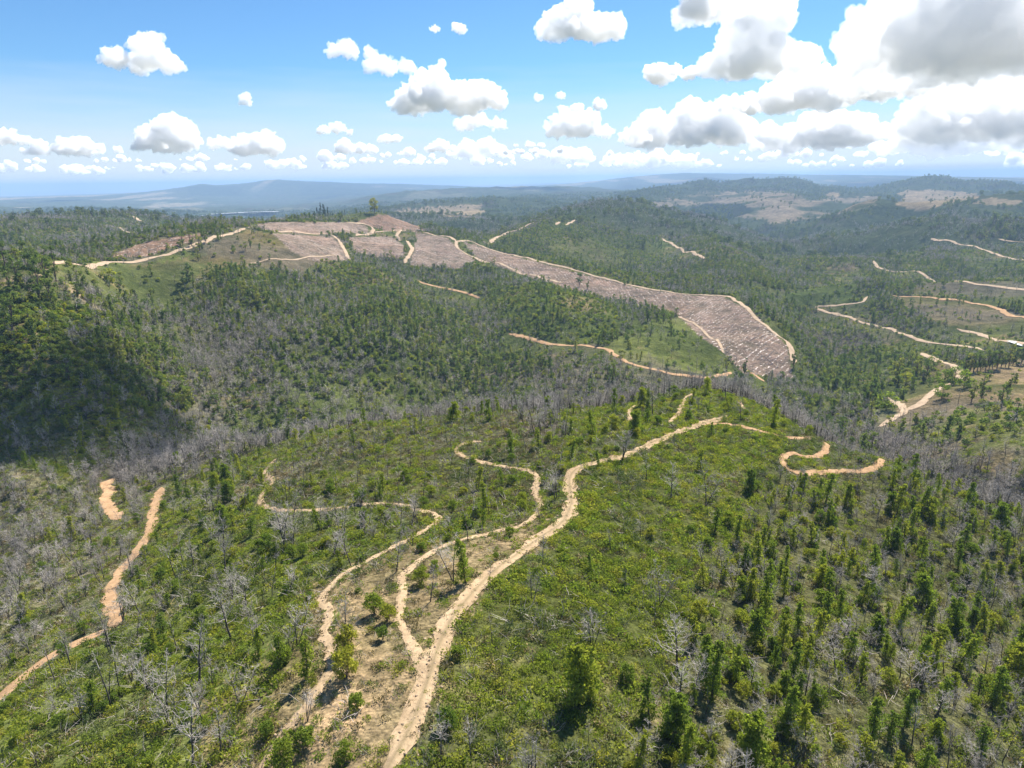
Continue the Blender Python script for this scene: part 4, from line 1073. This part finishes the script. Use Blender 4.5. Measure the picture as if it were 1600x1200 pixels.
# ---- the valley slopes
MIDT = [joined(*gum_meshes('valley_gum_%d' % i, *a)) for i, a in enumerate([(7, 2.0, 16, 0.85, 0.08), (9, 2.4, 17, 0.9, 0.15), (5.5, 2.1, 14, 0.8, 0.02), (10, 1.9, 15, 0.85, 0.12), (4.5, 1.9, 13, 0.75, 0.0)])]
MIDC = [joined(*column_tree_meshes('valley_column_%d' % i, H, w, 7, 0.85, M_MID)) for i, (H, w) in enumerate([(8, 1.5), (9, 1.6), (6, 1.35)])]
MIDD = [joined(*dead_tree_meshes('valley_dead_%d' % i, *a)) for i, a in enumerate([(8, 1, 14, 4, 0.28, 0.04, 0.13), (9, 1, 10, 4, 0.22, 0.04, 0.12), (7, 2, 9, 4, 0.34, 0.04, 0.12), (6, 3, 7, 4, 0.4, 0.04, 0.12)])]
MIDB = [joined(*bush_meshes('valley_bush_%d' % i, *a)) for i, a in enumerate([(3.0, 1.7, 13, 0.75, M_MID), (2.2, 1.5, 12, 0.7, M_BUSH)])]
def mid(name, label, dens, protos, hgt, lo, hi, r0, r1, ex=1.2):
    x, y, z, r, ii, jj = candidates(dens, rmin=r0, rmax=r1, hgt=hgt)
    ok = clear_of_tracks(x, y, ex); x, y, z = x[ok], y[ok], z[ok]
    scatter(name, label, protos, x, y, z, rng.uniform(lo, hi, len(x)), rng.integers(0, len(protos), len(x)))
    print(name, len(x))
mid('valley_forest', 'green eucalypt forest on the hillsides across the valley', g * np.where(GR > 1250, 8.0, 1.0) * (1 - sstep(850, 1600, GR)), MIDT + MIDC, 12, 0.55, 1.05, 275, 1600, 2.0)
mid('valley_dead_forest', 'grey dead forest on the hillsides across the valley', d * 1.0, MIDD, 10, 0.6, 1.05, 275, 1260)
mid('valley_scrub', 'green scrub below the trees on the valley hillsides', b * 4.0, MIDB, 3, 0.4, 1.1, 275, 1260)
mid('dead_tree_belt', 'dense grey belt of dead trees behind the near ridge', np.where(belt, 0.10, 0.0), MIDD, 10, 0.55, 0.95, 120, 330)
FART = [joined(*gum_meshes('far_gum_%d' % i, *a)) for i, a in enumerate([(11, 4.0, 9, 2.0, 0.0, M_FAR), (13, 5.0, 9, 2.2, 0.0, M_FAR), (8, 4.4, 9, 2.0, 0.0, M_FAR)])]
mid('far_forest', 'hazy forest on the distant hills', g * np.where(GR > 1250, 1.0, 0.125) * sstep(850, 1600, GR), FART, 14, 0.6, 1.2, 850, 4500, 3)
mid('far_dead_forest', 'grey dead forest on the distant hills', d, MIDD, 10, 0.9, 1.4, 1255, 1900, 3)

# ---- felled blocks: windrows of slash, each block with the direction of its own rows
V_, F_, n_ = [], [], 0
LV, LF, ln_ = [], [], 0
ROWS = {'a': ((450, 350), (485, 364)), 'b': ((440, 370), (500, 404)), 'c': ((560, 380), (605, 400)), 'd': ((600, 340), (630, 358)), 'e': ((660, 402), (722, 382)),
        'f': ((838, 412), (862, 440)), 'g': ((985, 455), (1012, 486)), 'h': ((1110, 545), (1190, 508)), 'i': ((200, 395), (290, 370))}
XY = np.stack([GX, GY], -1)
for k, m in FM.items():
    P = XY[m]
    if len(P) < 20: continue
    c = P.mean(0); q0, q1 = (ground(*p_, 380, 1500) for p_ in ROWS[k]); a = math.atan2(q1[1] - q0[1], q1[0] - q0[0]); u = np.array([math.cos(a), math.sin(a)]); w = np.array([-u[1], u[0]])
    # membership looked up on the grid
    def member(x, y):
        fa = np.clip(((np.arctan2(x, y) - A0) / (A1 - A0) * (NA - 1)).round().astype(int), 0, NA - 1); fv = np.clip(((np.log(np.hypot(x, y)) - V0) / (V1 - V0) * (NR - 1)).round().astype(int), 0, NR - 1)
        return m[fa, fv]
    su, sw = (P - c) @ u, (P - c) @ w
    for q in np.arange(sw.min(), sw.max(), 3.4):
        t = np.arange(su.min(), su.max(), 2.2); t = t + rng.uniform(-0.6, 0.6, len(t))
        off = q + 0.7 * fbm(t / 60 + q * .02, t * 0 + q * .02, 2) + rng.normal(size=len(t)) * 0.25
        X = c[0] + u[0] * t + w[0] * off; Y = c[1] + u[1] * t + w[1] * off
        ok = member(X, Y) & (rng.random(len(t)) < 0.62 + 0.5 * vnoise(t / 18, t * 0 + q)); X, Y = X[ok], Y[ok]
        if len(X) == 0: continue
        Zz = height(X, Y)
        L = rng.uniform(0.9, 2.4, len(X)); Wd = rng.uniform(0.3, 0.8, len(X)); Hh = rng.uniform(0.05, 0.2, len(X)); an = a + rng.normal(size=len(X)) * 0.12
        cu, cw = np.stack([np.cos(an), np.sin(an)], 1), np.stack([-np.sin(an), np.cos(an)], 1)
        cen = np.stack([X, Y, Zz], 1)
        d3 = lambda fu, fw, fz: cen + np.c_[cu * (fu * L)[:, None] + cw * (fw * Wd)[:, None], fz * Hh - 0.1]
        V_.append(np.stack([d3(-1, 0, 0), d3(0, -1, 0), d3(1, 0, 0), d3(0, 1, 0), d3(-.3, .1, 1), d3(.4, -.1, .85)], 1).reshape(-1, 3))
        i = n_ + np.arange(len(X))[:, None] * 6
        F_.append(np.concatenate([i + np.array(f) for f in ((0, 1, 4), (1, 5, 4), (1, 2, 5), (2, 3, 5), (3, 4, 5), (3, 0, 4))])); n_ += 6 * len(X)
    # pale logs and strips lying on the slope
    area = len(P)
    nl = int(170 if k in 'fghe' else 80)
    sel = P[rng.integers(0, len(P), nl)]
    for (x, y) in sel:
        an = a + rng.normal() * 0.18 + (math.pi / 2 if rng.random() < 0.12 else 0); L = rng.uniform(2, 9); 
        t = np.linspace(-L / 2, L / 2, 4); X = x + np.cos(an) * t; Y = y + np.sin(an) * t
        T = Tubes(); T.add(np.stack([X, Y, height(X, Y) + 0.35], 1), rng.uniform(0.09, 0.2), 4)
        LV.append(T.V[0]); LF.append(T.F[0] + ln_); ln_ += len(T.V[0])
put('felling_slash', mesh_from('felling_slash', np.vstack(V_), [np.vstack(F_)], [bark_material('slash', (0.30, 0.25, 0.22), (0.62, 0.57, 0.52))]), kind='stuff', label='rows of logging slash on the felled hill')
put('felled_logs', mesh_from('felled_logs', np.vstack(LV), [np.vstack(LF)], [M_LOG]), kind='stuff', label='pale logs and peeled poles lying across the felled hill')

# ---- single trees that stand out across the valley
GUM = [gum_meshes('lone_gum', 21, 7.0, 90, 1.4, 0.30), gum_meshes('spur_gum_a', 15, 3.2, 34, 1.0, 0.2), gum_meshes('spur_gum_b', 18, 3.0, 34, 1.0, 0.25), gum_meshes('spur_gum_c', 12, 3.4, 34, 1.0, 0.15),
       gum_meshes('round_gum', 9, 4.6, 40, 1.0, 0.12, M_BUSH), gum_meshes('slim_gum', 12, 1.9, 24, 0.9, 0.2)]
PINE = []
for i in range(3):
    H = 15 + 2 * i; T = Tubes(); T.add(np.array([[0, 0, -1], [0, 0, H * .5], [0, 0, H]]), np.array([.25, .16, .04]), 5)
    t = rng.uniform(0.15, 1, 60); a = rng.uniform(0, 6.28, 60); rr = (1.02 - t) * 2.4 * rng.uniform(0.4, 1, 60)
    PINE.append((T.mesh('pine_trunk_%d' % i, M_TRUNK), leaf_mesh('pine_crown_%d' % i, clumps(np.stack([np.cos(a) * rr, np.sin(a) * rr, t * H], 1), np.full(60, 0.8), 6, 0.7), 0.8, M_PINE)))
def tree(name, pair, px, py, near, far, s, label, group=None, cat='tree', dz=0, p=None):
    p = ground(px, py, near, far) if p is None else p
    e = put(name, None, None, p, label=label, category=cat); e.rotation_euler = (0, 0, rng.uniform(0, 6.28)); e.scale = (s, s, s * rng.uniform(0.92, 1.1))
    if group: e['group'] = group
    put('trunk', pair[0], e); put('crown', pair[1], e)
tree('eucalypt', GUM[0], 585, 334, 900, 1100, 1.0, 'tall round crowned eucalypt standing alone on top of the felled hill')
tree('eucalypt', GUM[5], 564, 337, 900, 1200, 0.65, 'small slim tree left of the lone hilltop eucalypt')
tree('eucalypt', GUM[3], 700, 339, 1200, 2600, 1.2, 'small dark tree right of the felled hilltop on the next rise')
tree('eucalypt', GUM[3], 829, 347, 900, 1500, 0.9, 'single dark tree at the top end of the saddle road')
for px, py, v, s, lab in [(12, 440, 2, 1.0, 'tall dark eucalypt at the far left edge above the bare bank'), (30, 448, 1, 1.0, 'dark eucalypt second from the left edge above the bare bank'),
    (50, 436, 3, 0.9, 'short dark eucalypt behind the pale bank on the left spur'), (72, 446, 1, 1.0, 'dark eucalypt beside the pale bank left of the spur road end'), (88, 440, 2, 0.95, 'tall dark eucalypt at the end of the spur road'),
    (62, 470, 2, 1.0, 'tall eucalypt standing on the slope just below the pale bank'), (82, 478, 3, 1.0, 'broad eucalypt on the slope below the pale bank'), (40, 405, 3, 0.7, 'small eucalypt on the skyline of the left spur'),
    (20, 520, 2, 0.9, 'dark eucalypt on the left slope under the cloud shadow'), (172, 444, 4, 1.0, 'yellow green round tree in the grassy saddle'), (190, 446, 3, 0.7, 'small green tree right of the yellow tree in the saddle'),
    (285, 384, 1, 0.8, 'tree beside the spur road at the edge of the pink felled slope'), (300, 386, 2, 0.8, 'tall tree on the uphill bank of the spur road'), (312, 392, 1, 0.9, 'broad tree leaning over the spur road'),
    (322, 380, 1, 0.75, 'rounded tree where the spur road climbs the grassy hill'), (338, 366, 3, 0.7, 'small tree at the bend of the spur road near the grassy hilltop'), (310, 408, 2, 0.7, 'slim tree just below the spur road'),
    (296, 440, 1, 0.95, 'dark tree at the top of the clump in the saddle'), (290, 450, 3, 1.0, 'broad dark tree at the foot of the clump in the saddle'), (302, 448, 2, 0.8, 'dark tree on the right of the clump in the saddle'),
    (384, 392, 3, 0.6, 'small dark tree on the grassy hill left of its pair'), (392, 388, 5, 0.75, 'slim dark tree on the grassy hill right of its pair'), (372, 378, 3, 0.4, 'tiny bush like tree near the top of the grassy hill')]:
    tree('eucalypt', GUM[v], px, py, 300, 900, s, lab)
for px, py, v, s, lab in [(905, 448, 3, 1.1, 'dark round tree breaking the lower edge of the felled strip'), (918, 452, 5, 0.9, 'slim tree right of the dark round tree below the felled strip'), (1012, 503, 5, 1.1, 'leftmost tree of the dark row under the felled strip'),
    (1026, 503, 5, 1.1, 'dark tree in the row under the felled strip, left of the last two'), (1036, 506, 1, 0.8, 'dark tree in the row under the felled strip, second from the right'), (1047, 512, 1, 0.85, 'rightmost dark tree of the row under the felled strip'),
    (1135, 580, 5, 0.9, 'dark slim tree where the valley track meets the felled strip'), (1163, 586, 5, 0.95, 'dark slim tree at the lowest corner of the felled strip'), (1240, 575, 5, 1.0, 'dark slim tree at the right corner of the felled strip'),
    (970, 568, 3, 0.7, 'dark tree beside the bend of the valley track')]:
    tree('eucalypt', GUM[v], px, py, 330, 760, s, lab)
for px, py, v, s, lab in [(1471, 624, 4, 0.85, 'round yellow green tree alone beside the creek track'), (1474, 603, 4, 1.0, 'green tree left in the grove beside the creek track'), (1490, 602, 4, 1.1, 'largest green tree in the grove beside the creek track'),
    (1506, 606, 4, 1.0, 'green tree right in the grove beside the creek track'), (1517, 630, 5, 1.0, 'dark tree left of a pair on the tan valley floor'), (1533, 628, 5, 1.05, 'dark tree right of a pair on the tan valley floor'),
    (1573, 622, 5, 1.0, 'dark slim tree standing at the right on the tan valley floor'), (1545, 594, 3, 0.5, 'small dark cone shaped tree on the tan valley floor'), (1432, 588, 1, 0.9, 'dark tree at the foot of the wooded spur by the creek'),
    (1446, 592, 1, 0.8, 'second dark tree at the foot of the wooded spur by the creek'), (1400, 596, 1, 1.0, 'tall dark tree in front of the wooded spur'), (1415, 602, 4, 0.9, 'pale green tree in front of the wooded spur'),
    (1385, 640, 4, 1.0, 'rounded green tree beside the upper creek track'), (1360, 632, 1, 1.0, 'dark tree at the lower edge of the wooded spur')]:
    tree('eucalypt', GUM[v], px, py, 280, 620, s, lab)
for k in range(17):
    px = 1508 + k * 6.2
    tree('eucalypt', GUM[[1, 3, 2][k % 3]], px, 582 - k * 0.9 + (k % 3), 300, 640, rng.uniform(0.7, 0.9), 'eucalypt in the straight row along the far side of the tan valley floor', 'row of eucalypts along the valley floor')
# the dark pine stand behind the felled hill
pl0, pl1 = ground(440, 344, 700, 1100), ground(545, 344, 850, 1100)
for k in range(46):
    px = rng.uniform(432, 512) if k < 34 else rng.uniform(500, 545)
    r0 = rng.uniform(985, 1090); a, t = azt(px, 340); x, y = r0 * math.sin(a), r0 * math.cos(a)
    tree('pine', PINE[k % 3], 0, 0, 0, 0, rng.uniform(0.75, 1.2) * (1.0 if 470 < px < 515 else 0.65), 'dark pine in the stand on the skyline left of the lone hilltop eucalypt', 'pine stand behind the felled hill', 'tree', 0, (x, y, float(height(np.array(x), np.array(y))) - 0.5))

# water: the pale reservoir in the plain and the farm dam at the right
def water(name, px, near, far, lift):
    P = np.array([ground(x, y, near, far) for x, y in px]); z = P[:, 2].mean() + lift
    C = crom(np.vstack([P[:, :2], P[:1, :2]]), 1e9)[:-1]
    m, t, out = mat(name + '_surface'); p = node(t, 'BsdfPrincipled'); p.inputs['Base Color'].default_value = (0.5, 0.5, 0.48, 1); p.inputs['Roughness'].default_value = 0.5
    link(t, p.outputs[0], out.inputs[0])
    n = len(C); V = np.r_[np.c_[C, np.full(n, z)], [[C[:, 0].mean(), C[:, 1].mean(), z]]]
    f = np.array([[i, (i + 1) % n, n] for i in range(n)])
    put(name, mesh_from(name, V, [f], [m]), kind='structure')
water('pond', [(1572, 537), (1585, 535), (1615, 539), (1615, 543), (1590, 541)], 350, 1000, 0.5)
water('lake', [(262, 338), (300, 334.5), (345, 334.5), (395, 334), (435, 333), (430, 335), (390, 337), (340, 339), (300, 340)], 2600, 8000, 6.0)

# ------------------------------------------------------------------ clouds: closed lumpy meshes filled with an even white mist
def cloud_material(name, dens):
    m, t, out = mat(name)
    v = node(t, 'VolumePrincipled')
    v.inputs['Color'].default_value = (0.985, 0.986, 0.988, 1); v.inputs['Density'].default_value = dens; v.inputs['Anisotropy'].default_value = 0.4
    link(t, v.outputs[0], out.inputs['Volume']); return m
CTEX = bpy.data.textures.new('cloud_billows', 'CLOUDS'); CTEX.noise_scale = 1.0; CTEX.noise_depth = 4
def ico(sub):
    import bmesh
    bm = bmesh.new(); bmesh.ops.create_icosphere(bm, subdivisions=sub, radius=1)
    V = np.array([v.co[:] for v in bm.verts]); F = np.array([[v.index for v in f.verts] for f in bm.faces]); bm.free(); return V, F
ICO = ico(2)
def cloud(px0, px1, py_top, py_base, base_h, label, dens=1.0, lumps=9, ragged=1.0, group=None, depth=0.8, name='cloud', at=None, size=None):
    """a heap cloud whose flat base hangs base_h above the camera, seen between two columns of the photograph"""
    if at is None:
        a, t = azt((px0 + px1) / 2, py_base); r = base_h / t
        W = (px1 - px0) / FPX * r * 0.56; H = (py_base - py_top) / FPX * r * 1.1
        cx_, cy_ = r * math.sin(a), r * math.cos(a)
    else: (cx_, cy_), (W, H), a = at, size, 0
    ux, uy = math.cos(a), -math.sin(a)
    S, q = [], []
    for k in range(lumps):
        u = rng.uniform(-0.8, 0.8); hmax = H * (1 - abs(u) ** 1.7) * rng.uniform(0.6, 1.0)
        rad = np.clip(0.5 * hmax, 0.16 * H, 0.34 * W)
        for zc in np.arange(rad * 0.55, max(hmax - rad, rad * 0.6), rad * 0.9):
            q.append((u * W * 0.92, rng.uniform(-1, 1) * W * depth * (1 - abs(u)) * 0.8, zc, rad * rng.uniform(0.75, 1.1)))
    out = list(q)
    for (x, y, z, r1) in q:
        for _ in range(9):
            dv = unit(rng.normal(size=3)); dv[2] = abs(dv[2]) * 1.0 - 0.25
            r2 = r1 * rng.uniform(0.22, 0.5); c = np.array([x, y, z]) + dv * r1 * 0.95
            out.append((*c, r2))
            for _ in range(3):
                d2 = unit(rng.normal(size=3)); out.append((*(c + d2 * r2 * 0.95), r2 * rng.uniform(0.25, 0.5)))
    V, F, n = [], [], 0
    for x, y, z, r1 in out:
        p = ICO[0] * r1 * np.array([1, 1, 0.85]) + (x, y, z)
        V.append(np.stack([p[:, 0] * ux + p[:, 1] * -uy, p[:, 0] * uy + p[:, 1] * ux, p[:, 2]], 1)); F.append(ICO[1] + n); n += len(p)
    V = np.vstack(V)
    lo = 0.02 * H * fbm(V[:, 0] / (0.3 * W), V[:, 1] / (0.3 * W), 2)
    V[:, 2] = np.where(V[:, 2] < lo, lo + (V[:, 2] - lo) * 0.18, V[:, 2])
    me = mesh_from(name, V, [np.vstack(F)], [cloud_material('cloud_mist', dens * 10.0 / max(H, 150))])
    o = put(name, me, None, (cx_, cy_, ZC + base_h), label=label, category='cloud')
    if group: o['group'] = group
    vs = max(W, H) / (105 if W > 300 else 70)
    md = o.modifiers.new('fuse', 'REMESH'); md.mode = 'VOXEL'; md.voxel_size = vs
    for sc, st_ in ((0.35, 0.16), (0.14, 0.12), (0.05, 0.075)):
        tx = bpy.data.textures.new('cloud_billows', 'CLOUDS'); tx.noise_scale = sc * W; tx.noise_depth = 3
        ds = o.modifiers.new('billows', 'DISPLACE'); ds.texture = tx; ds.strength = st_ * min(W, 2 * H) * ragged * 1.6; ds.texture_coords = 'GLOBAL'
    m2 = o.modifiers.new('heal', 'REMESH'); m2.mode = 'VOXEL'; m2.voxel_size = vs
    return o
for c in [
    (172, 270, 48, 108, 1100, 'small white cloud alone in the blue at upper left', 0.8, 6),
    (517, 588, 40, 88, 1150, 'ragged thin cloud trailing down to the right, upper end', 0.5, 4, 1.6),
    (575, 650, 66, 112, 1150, 'ragged thin cloud trailing down to the right, lower end', 0.5, 4, 1.6),
    (668, 728, 26, 50, 1200, 'tiny cloud near the top of the sky left of centre', 0.5, 4, 1.3),
    (605, 788, 104, 170, 1100, 'white heaped cloud with a grey base in the middle of the sky', 1.0, 11),
    (705, 805, 168, 200, 1200, 'thin pale cloud just under the heaped middle cloud', 0.5, 6, 1.4),
    (376, 406, 142, 164, 1200, 'tiny wisp of cloud in the blue on the left', 0.35, 3, 1.6),
    (832, 970, -18, 60, 1150, 'white cloud cut by the top edge right of centre', 0.9, 8),
    (992, 1092, 90, 124, 1150, 'small flat white cloud in the blue right of centre', 0.8, 6),
    (1050, 1160, -50, 30, 1250, 'ragged white cloud at the top edge left of the tall one', 0.7, 6, 1.3),
    (1112, 1252, -10, 118, 1150, 'tall towering cloud with a grey underside on the right', 1.0, 10),
    (1195, 1330, 88, 170, 1150, 'bright puffy cloud on the lower right flank of the tall one', 0.9, 9),
    (1355, 1700, -90, 102, 1000, 'big dark bellied cloud filling the top right corner', 0.8, 20, 1.3),
    (1300, 1420, 95, 155, 1150, 'white puff below the dark bellied corner cloud', 0.9, 8),
    (1400, 1640, 95, 215, 1400, 'broad bright cloud bank at the right edge under the corner cloud', 0.9, 12),
    (1115, 1215, 137, 175, 1200, 'flat white cloud below the tall one', 0.9, 7),
    (845, 965, 168, 212, 1250, 'ragged white cloud left of the right hand bank', 0.7, 8, 1.2),
    (895, 970, 145, 172, 1200, 'small puff above the ragged cloud right of centre', 0.6, 4, 1.3),
    (835, 885, 132, 156, 1200, 'faint wisp of cloud above the ragged cloud', 0.4, 3, 1.5),
    (960, 1180, 148, 222, 1350, 'long heaped cloud in front of the right hand bank', 1.0, 14),
    (1150, 1420, 172, 228, 1400, 'wide grey based cloud in the middle of the right hand bank', 1.0, 15),
    (1380, 1640, 180, 236, 1450, 'wide cloud at the right end of the low bank', 1.0, 15),
    (-30, 42, 200, 224, 1300, 'small cloud at the left edge above the haze', 0.8, 5),
    (52, 180, 212, 240, 1400, 'flat low cloud near the left edge', 0.8, 9),
    (215, 360, 178, 232, 1350, 'large puffy low cloud on the left', 1.0, 12),
    (362, 455, 194, 238, 1350, 'puffy low cloud right of the large left one', 1.0, 9),
    (494, 550, 190, 208, 1300, 'small pale cloud low in the middle left sky', 0.5, 4, 1.3),
    (525, 590, 208, 238, 1400, 'rounded low cloud left of the tiny puffs', 0.9, 6),
    (592, 632, 194, 222, 1400, 'small round puff low over the felled hilltop', 0.8, 4),
    (618, 668, 224, 242, 1500, 'tiny flat puff low over the lone hilltop tree', 0.8, 4),
    (658, 720, 210, 236, 1450, 'small low puff right of the hilltop', 0.8, 5),
    (702, 800, 204, 244, 1450, 'low puffy cloud in the middle above the blue ridge', 0.9, 8),
    (800, 850, 212, 230, 1400, 'small low puff between the middle and right clouds', 0.8, 4),
    (840, 930, 216, 252, 1500, 'low cloud at the left end of the right hand bank', 0.9, 8),
    (920, 1100, 224, 258, 1500, 'long low grey cloud over the far ridge', 0.9, 12)]:
    cloud(*c)
# rows of small clouds far away along the horizon
for k in range(46):
    px = -20 + (k % 23) * 73 + rng.uniform(-25, 25); w_ = rng.uniform(70, 150); b_ = rng.uniform(238, 264) + (10 if px < 500 else 0)
    cloud(px - w_ / 2, px + w_ / 2, b_ - rng.uniform(9, 17), b_, 1450, 'small flat cloud in the hazy rows low along the horizon', 0.9, 6, 1.0, 'rows of clouds along the horizon')
# the cloud overhead whose shadow lies on the left hillside
_p = ground(110, 620, 200, 400); _k = 950 / math.tan(SUN_EL)
cloud(0, 0, 0, 0, 1000 - (ZC - _p[2]) * 0, 'small cloud overhead that shades the left hillside', 0.6, 10, 1.0, None, 0.9, 'cloud',
      (_p[0] + SUN_DIR[0] / SUN_DIR[2] * (1000 + ZC - _p[2]), _p[1] + SUN_DIR[1] / SUN_DIR[2] * (1000 + ZC - _p[2])), (85, 80))

# ------------------------------------------------------------------ the hazy air
zl, zh = GZ.min() - 1.0, GZ.max() + 22.0
hb = np.array([(x, y, z) for x in (-47000, 47000) for y in (-900, 46000) for z in (zl, zh)], float)
m, t, out = mat('hazy_air')
v = node(t, 'VolumePrincipled'); v.inputs['Color'].default_value = (0.40, 0.59, 0.88, 1); v.inputs['Density'].default_value = 1.1e-4; v.inputs['Anisotropy'].default_value = 0.1
link(t, v.outputs[0], out.inputs['Volume'])
put('haze', mesh_from('haze', hb, [np.array([[0, 1, 3, 2], [4, 6, 7, 5], [0, 4, 5, 1], [2, 3, 7, 6], [0, 2, 6, 4], [1, 5, 7, 3]])], [m]), kind='stuff')
print('haze', zl, zh)
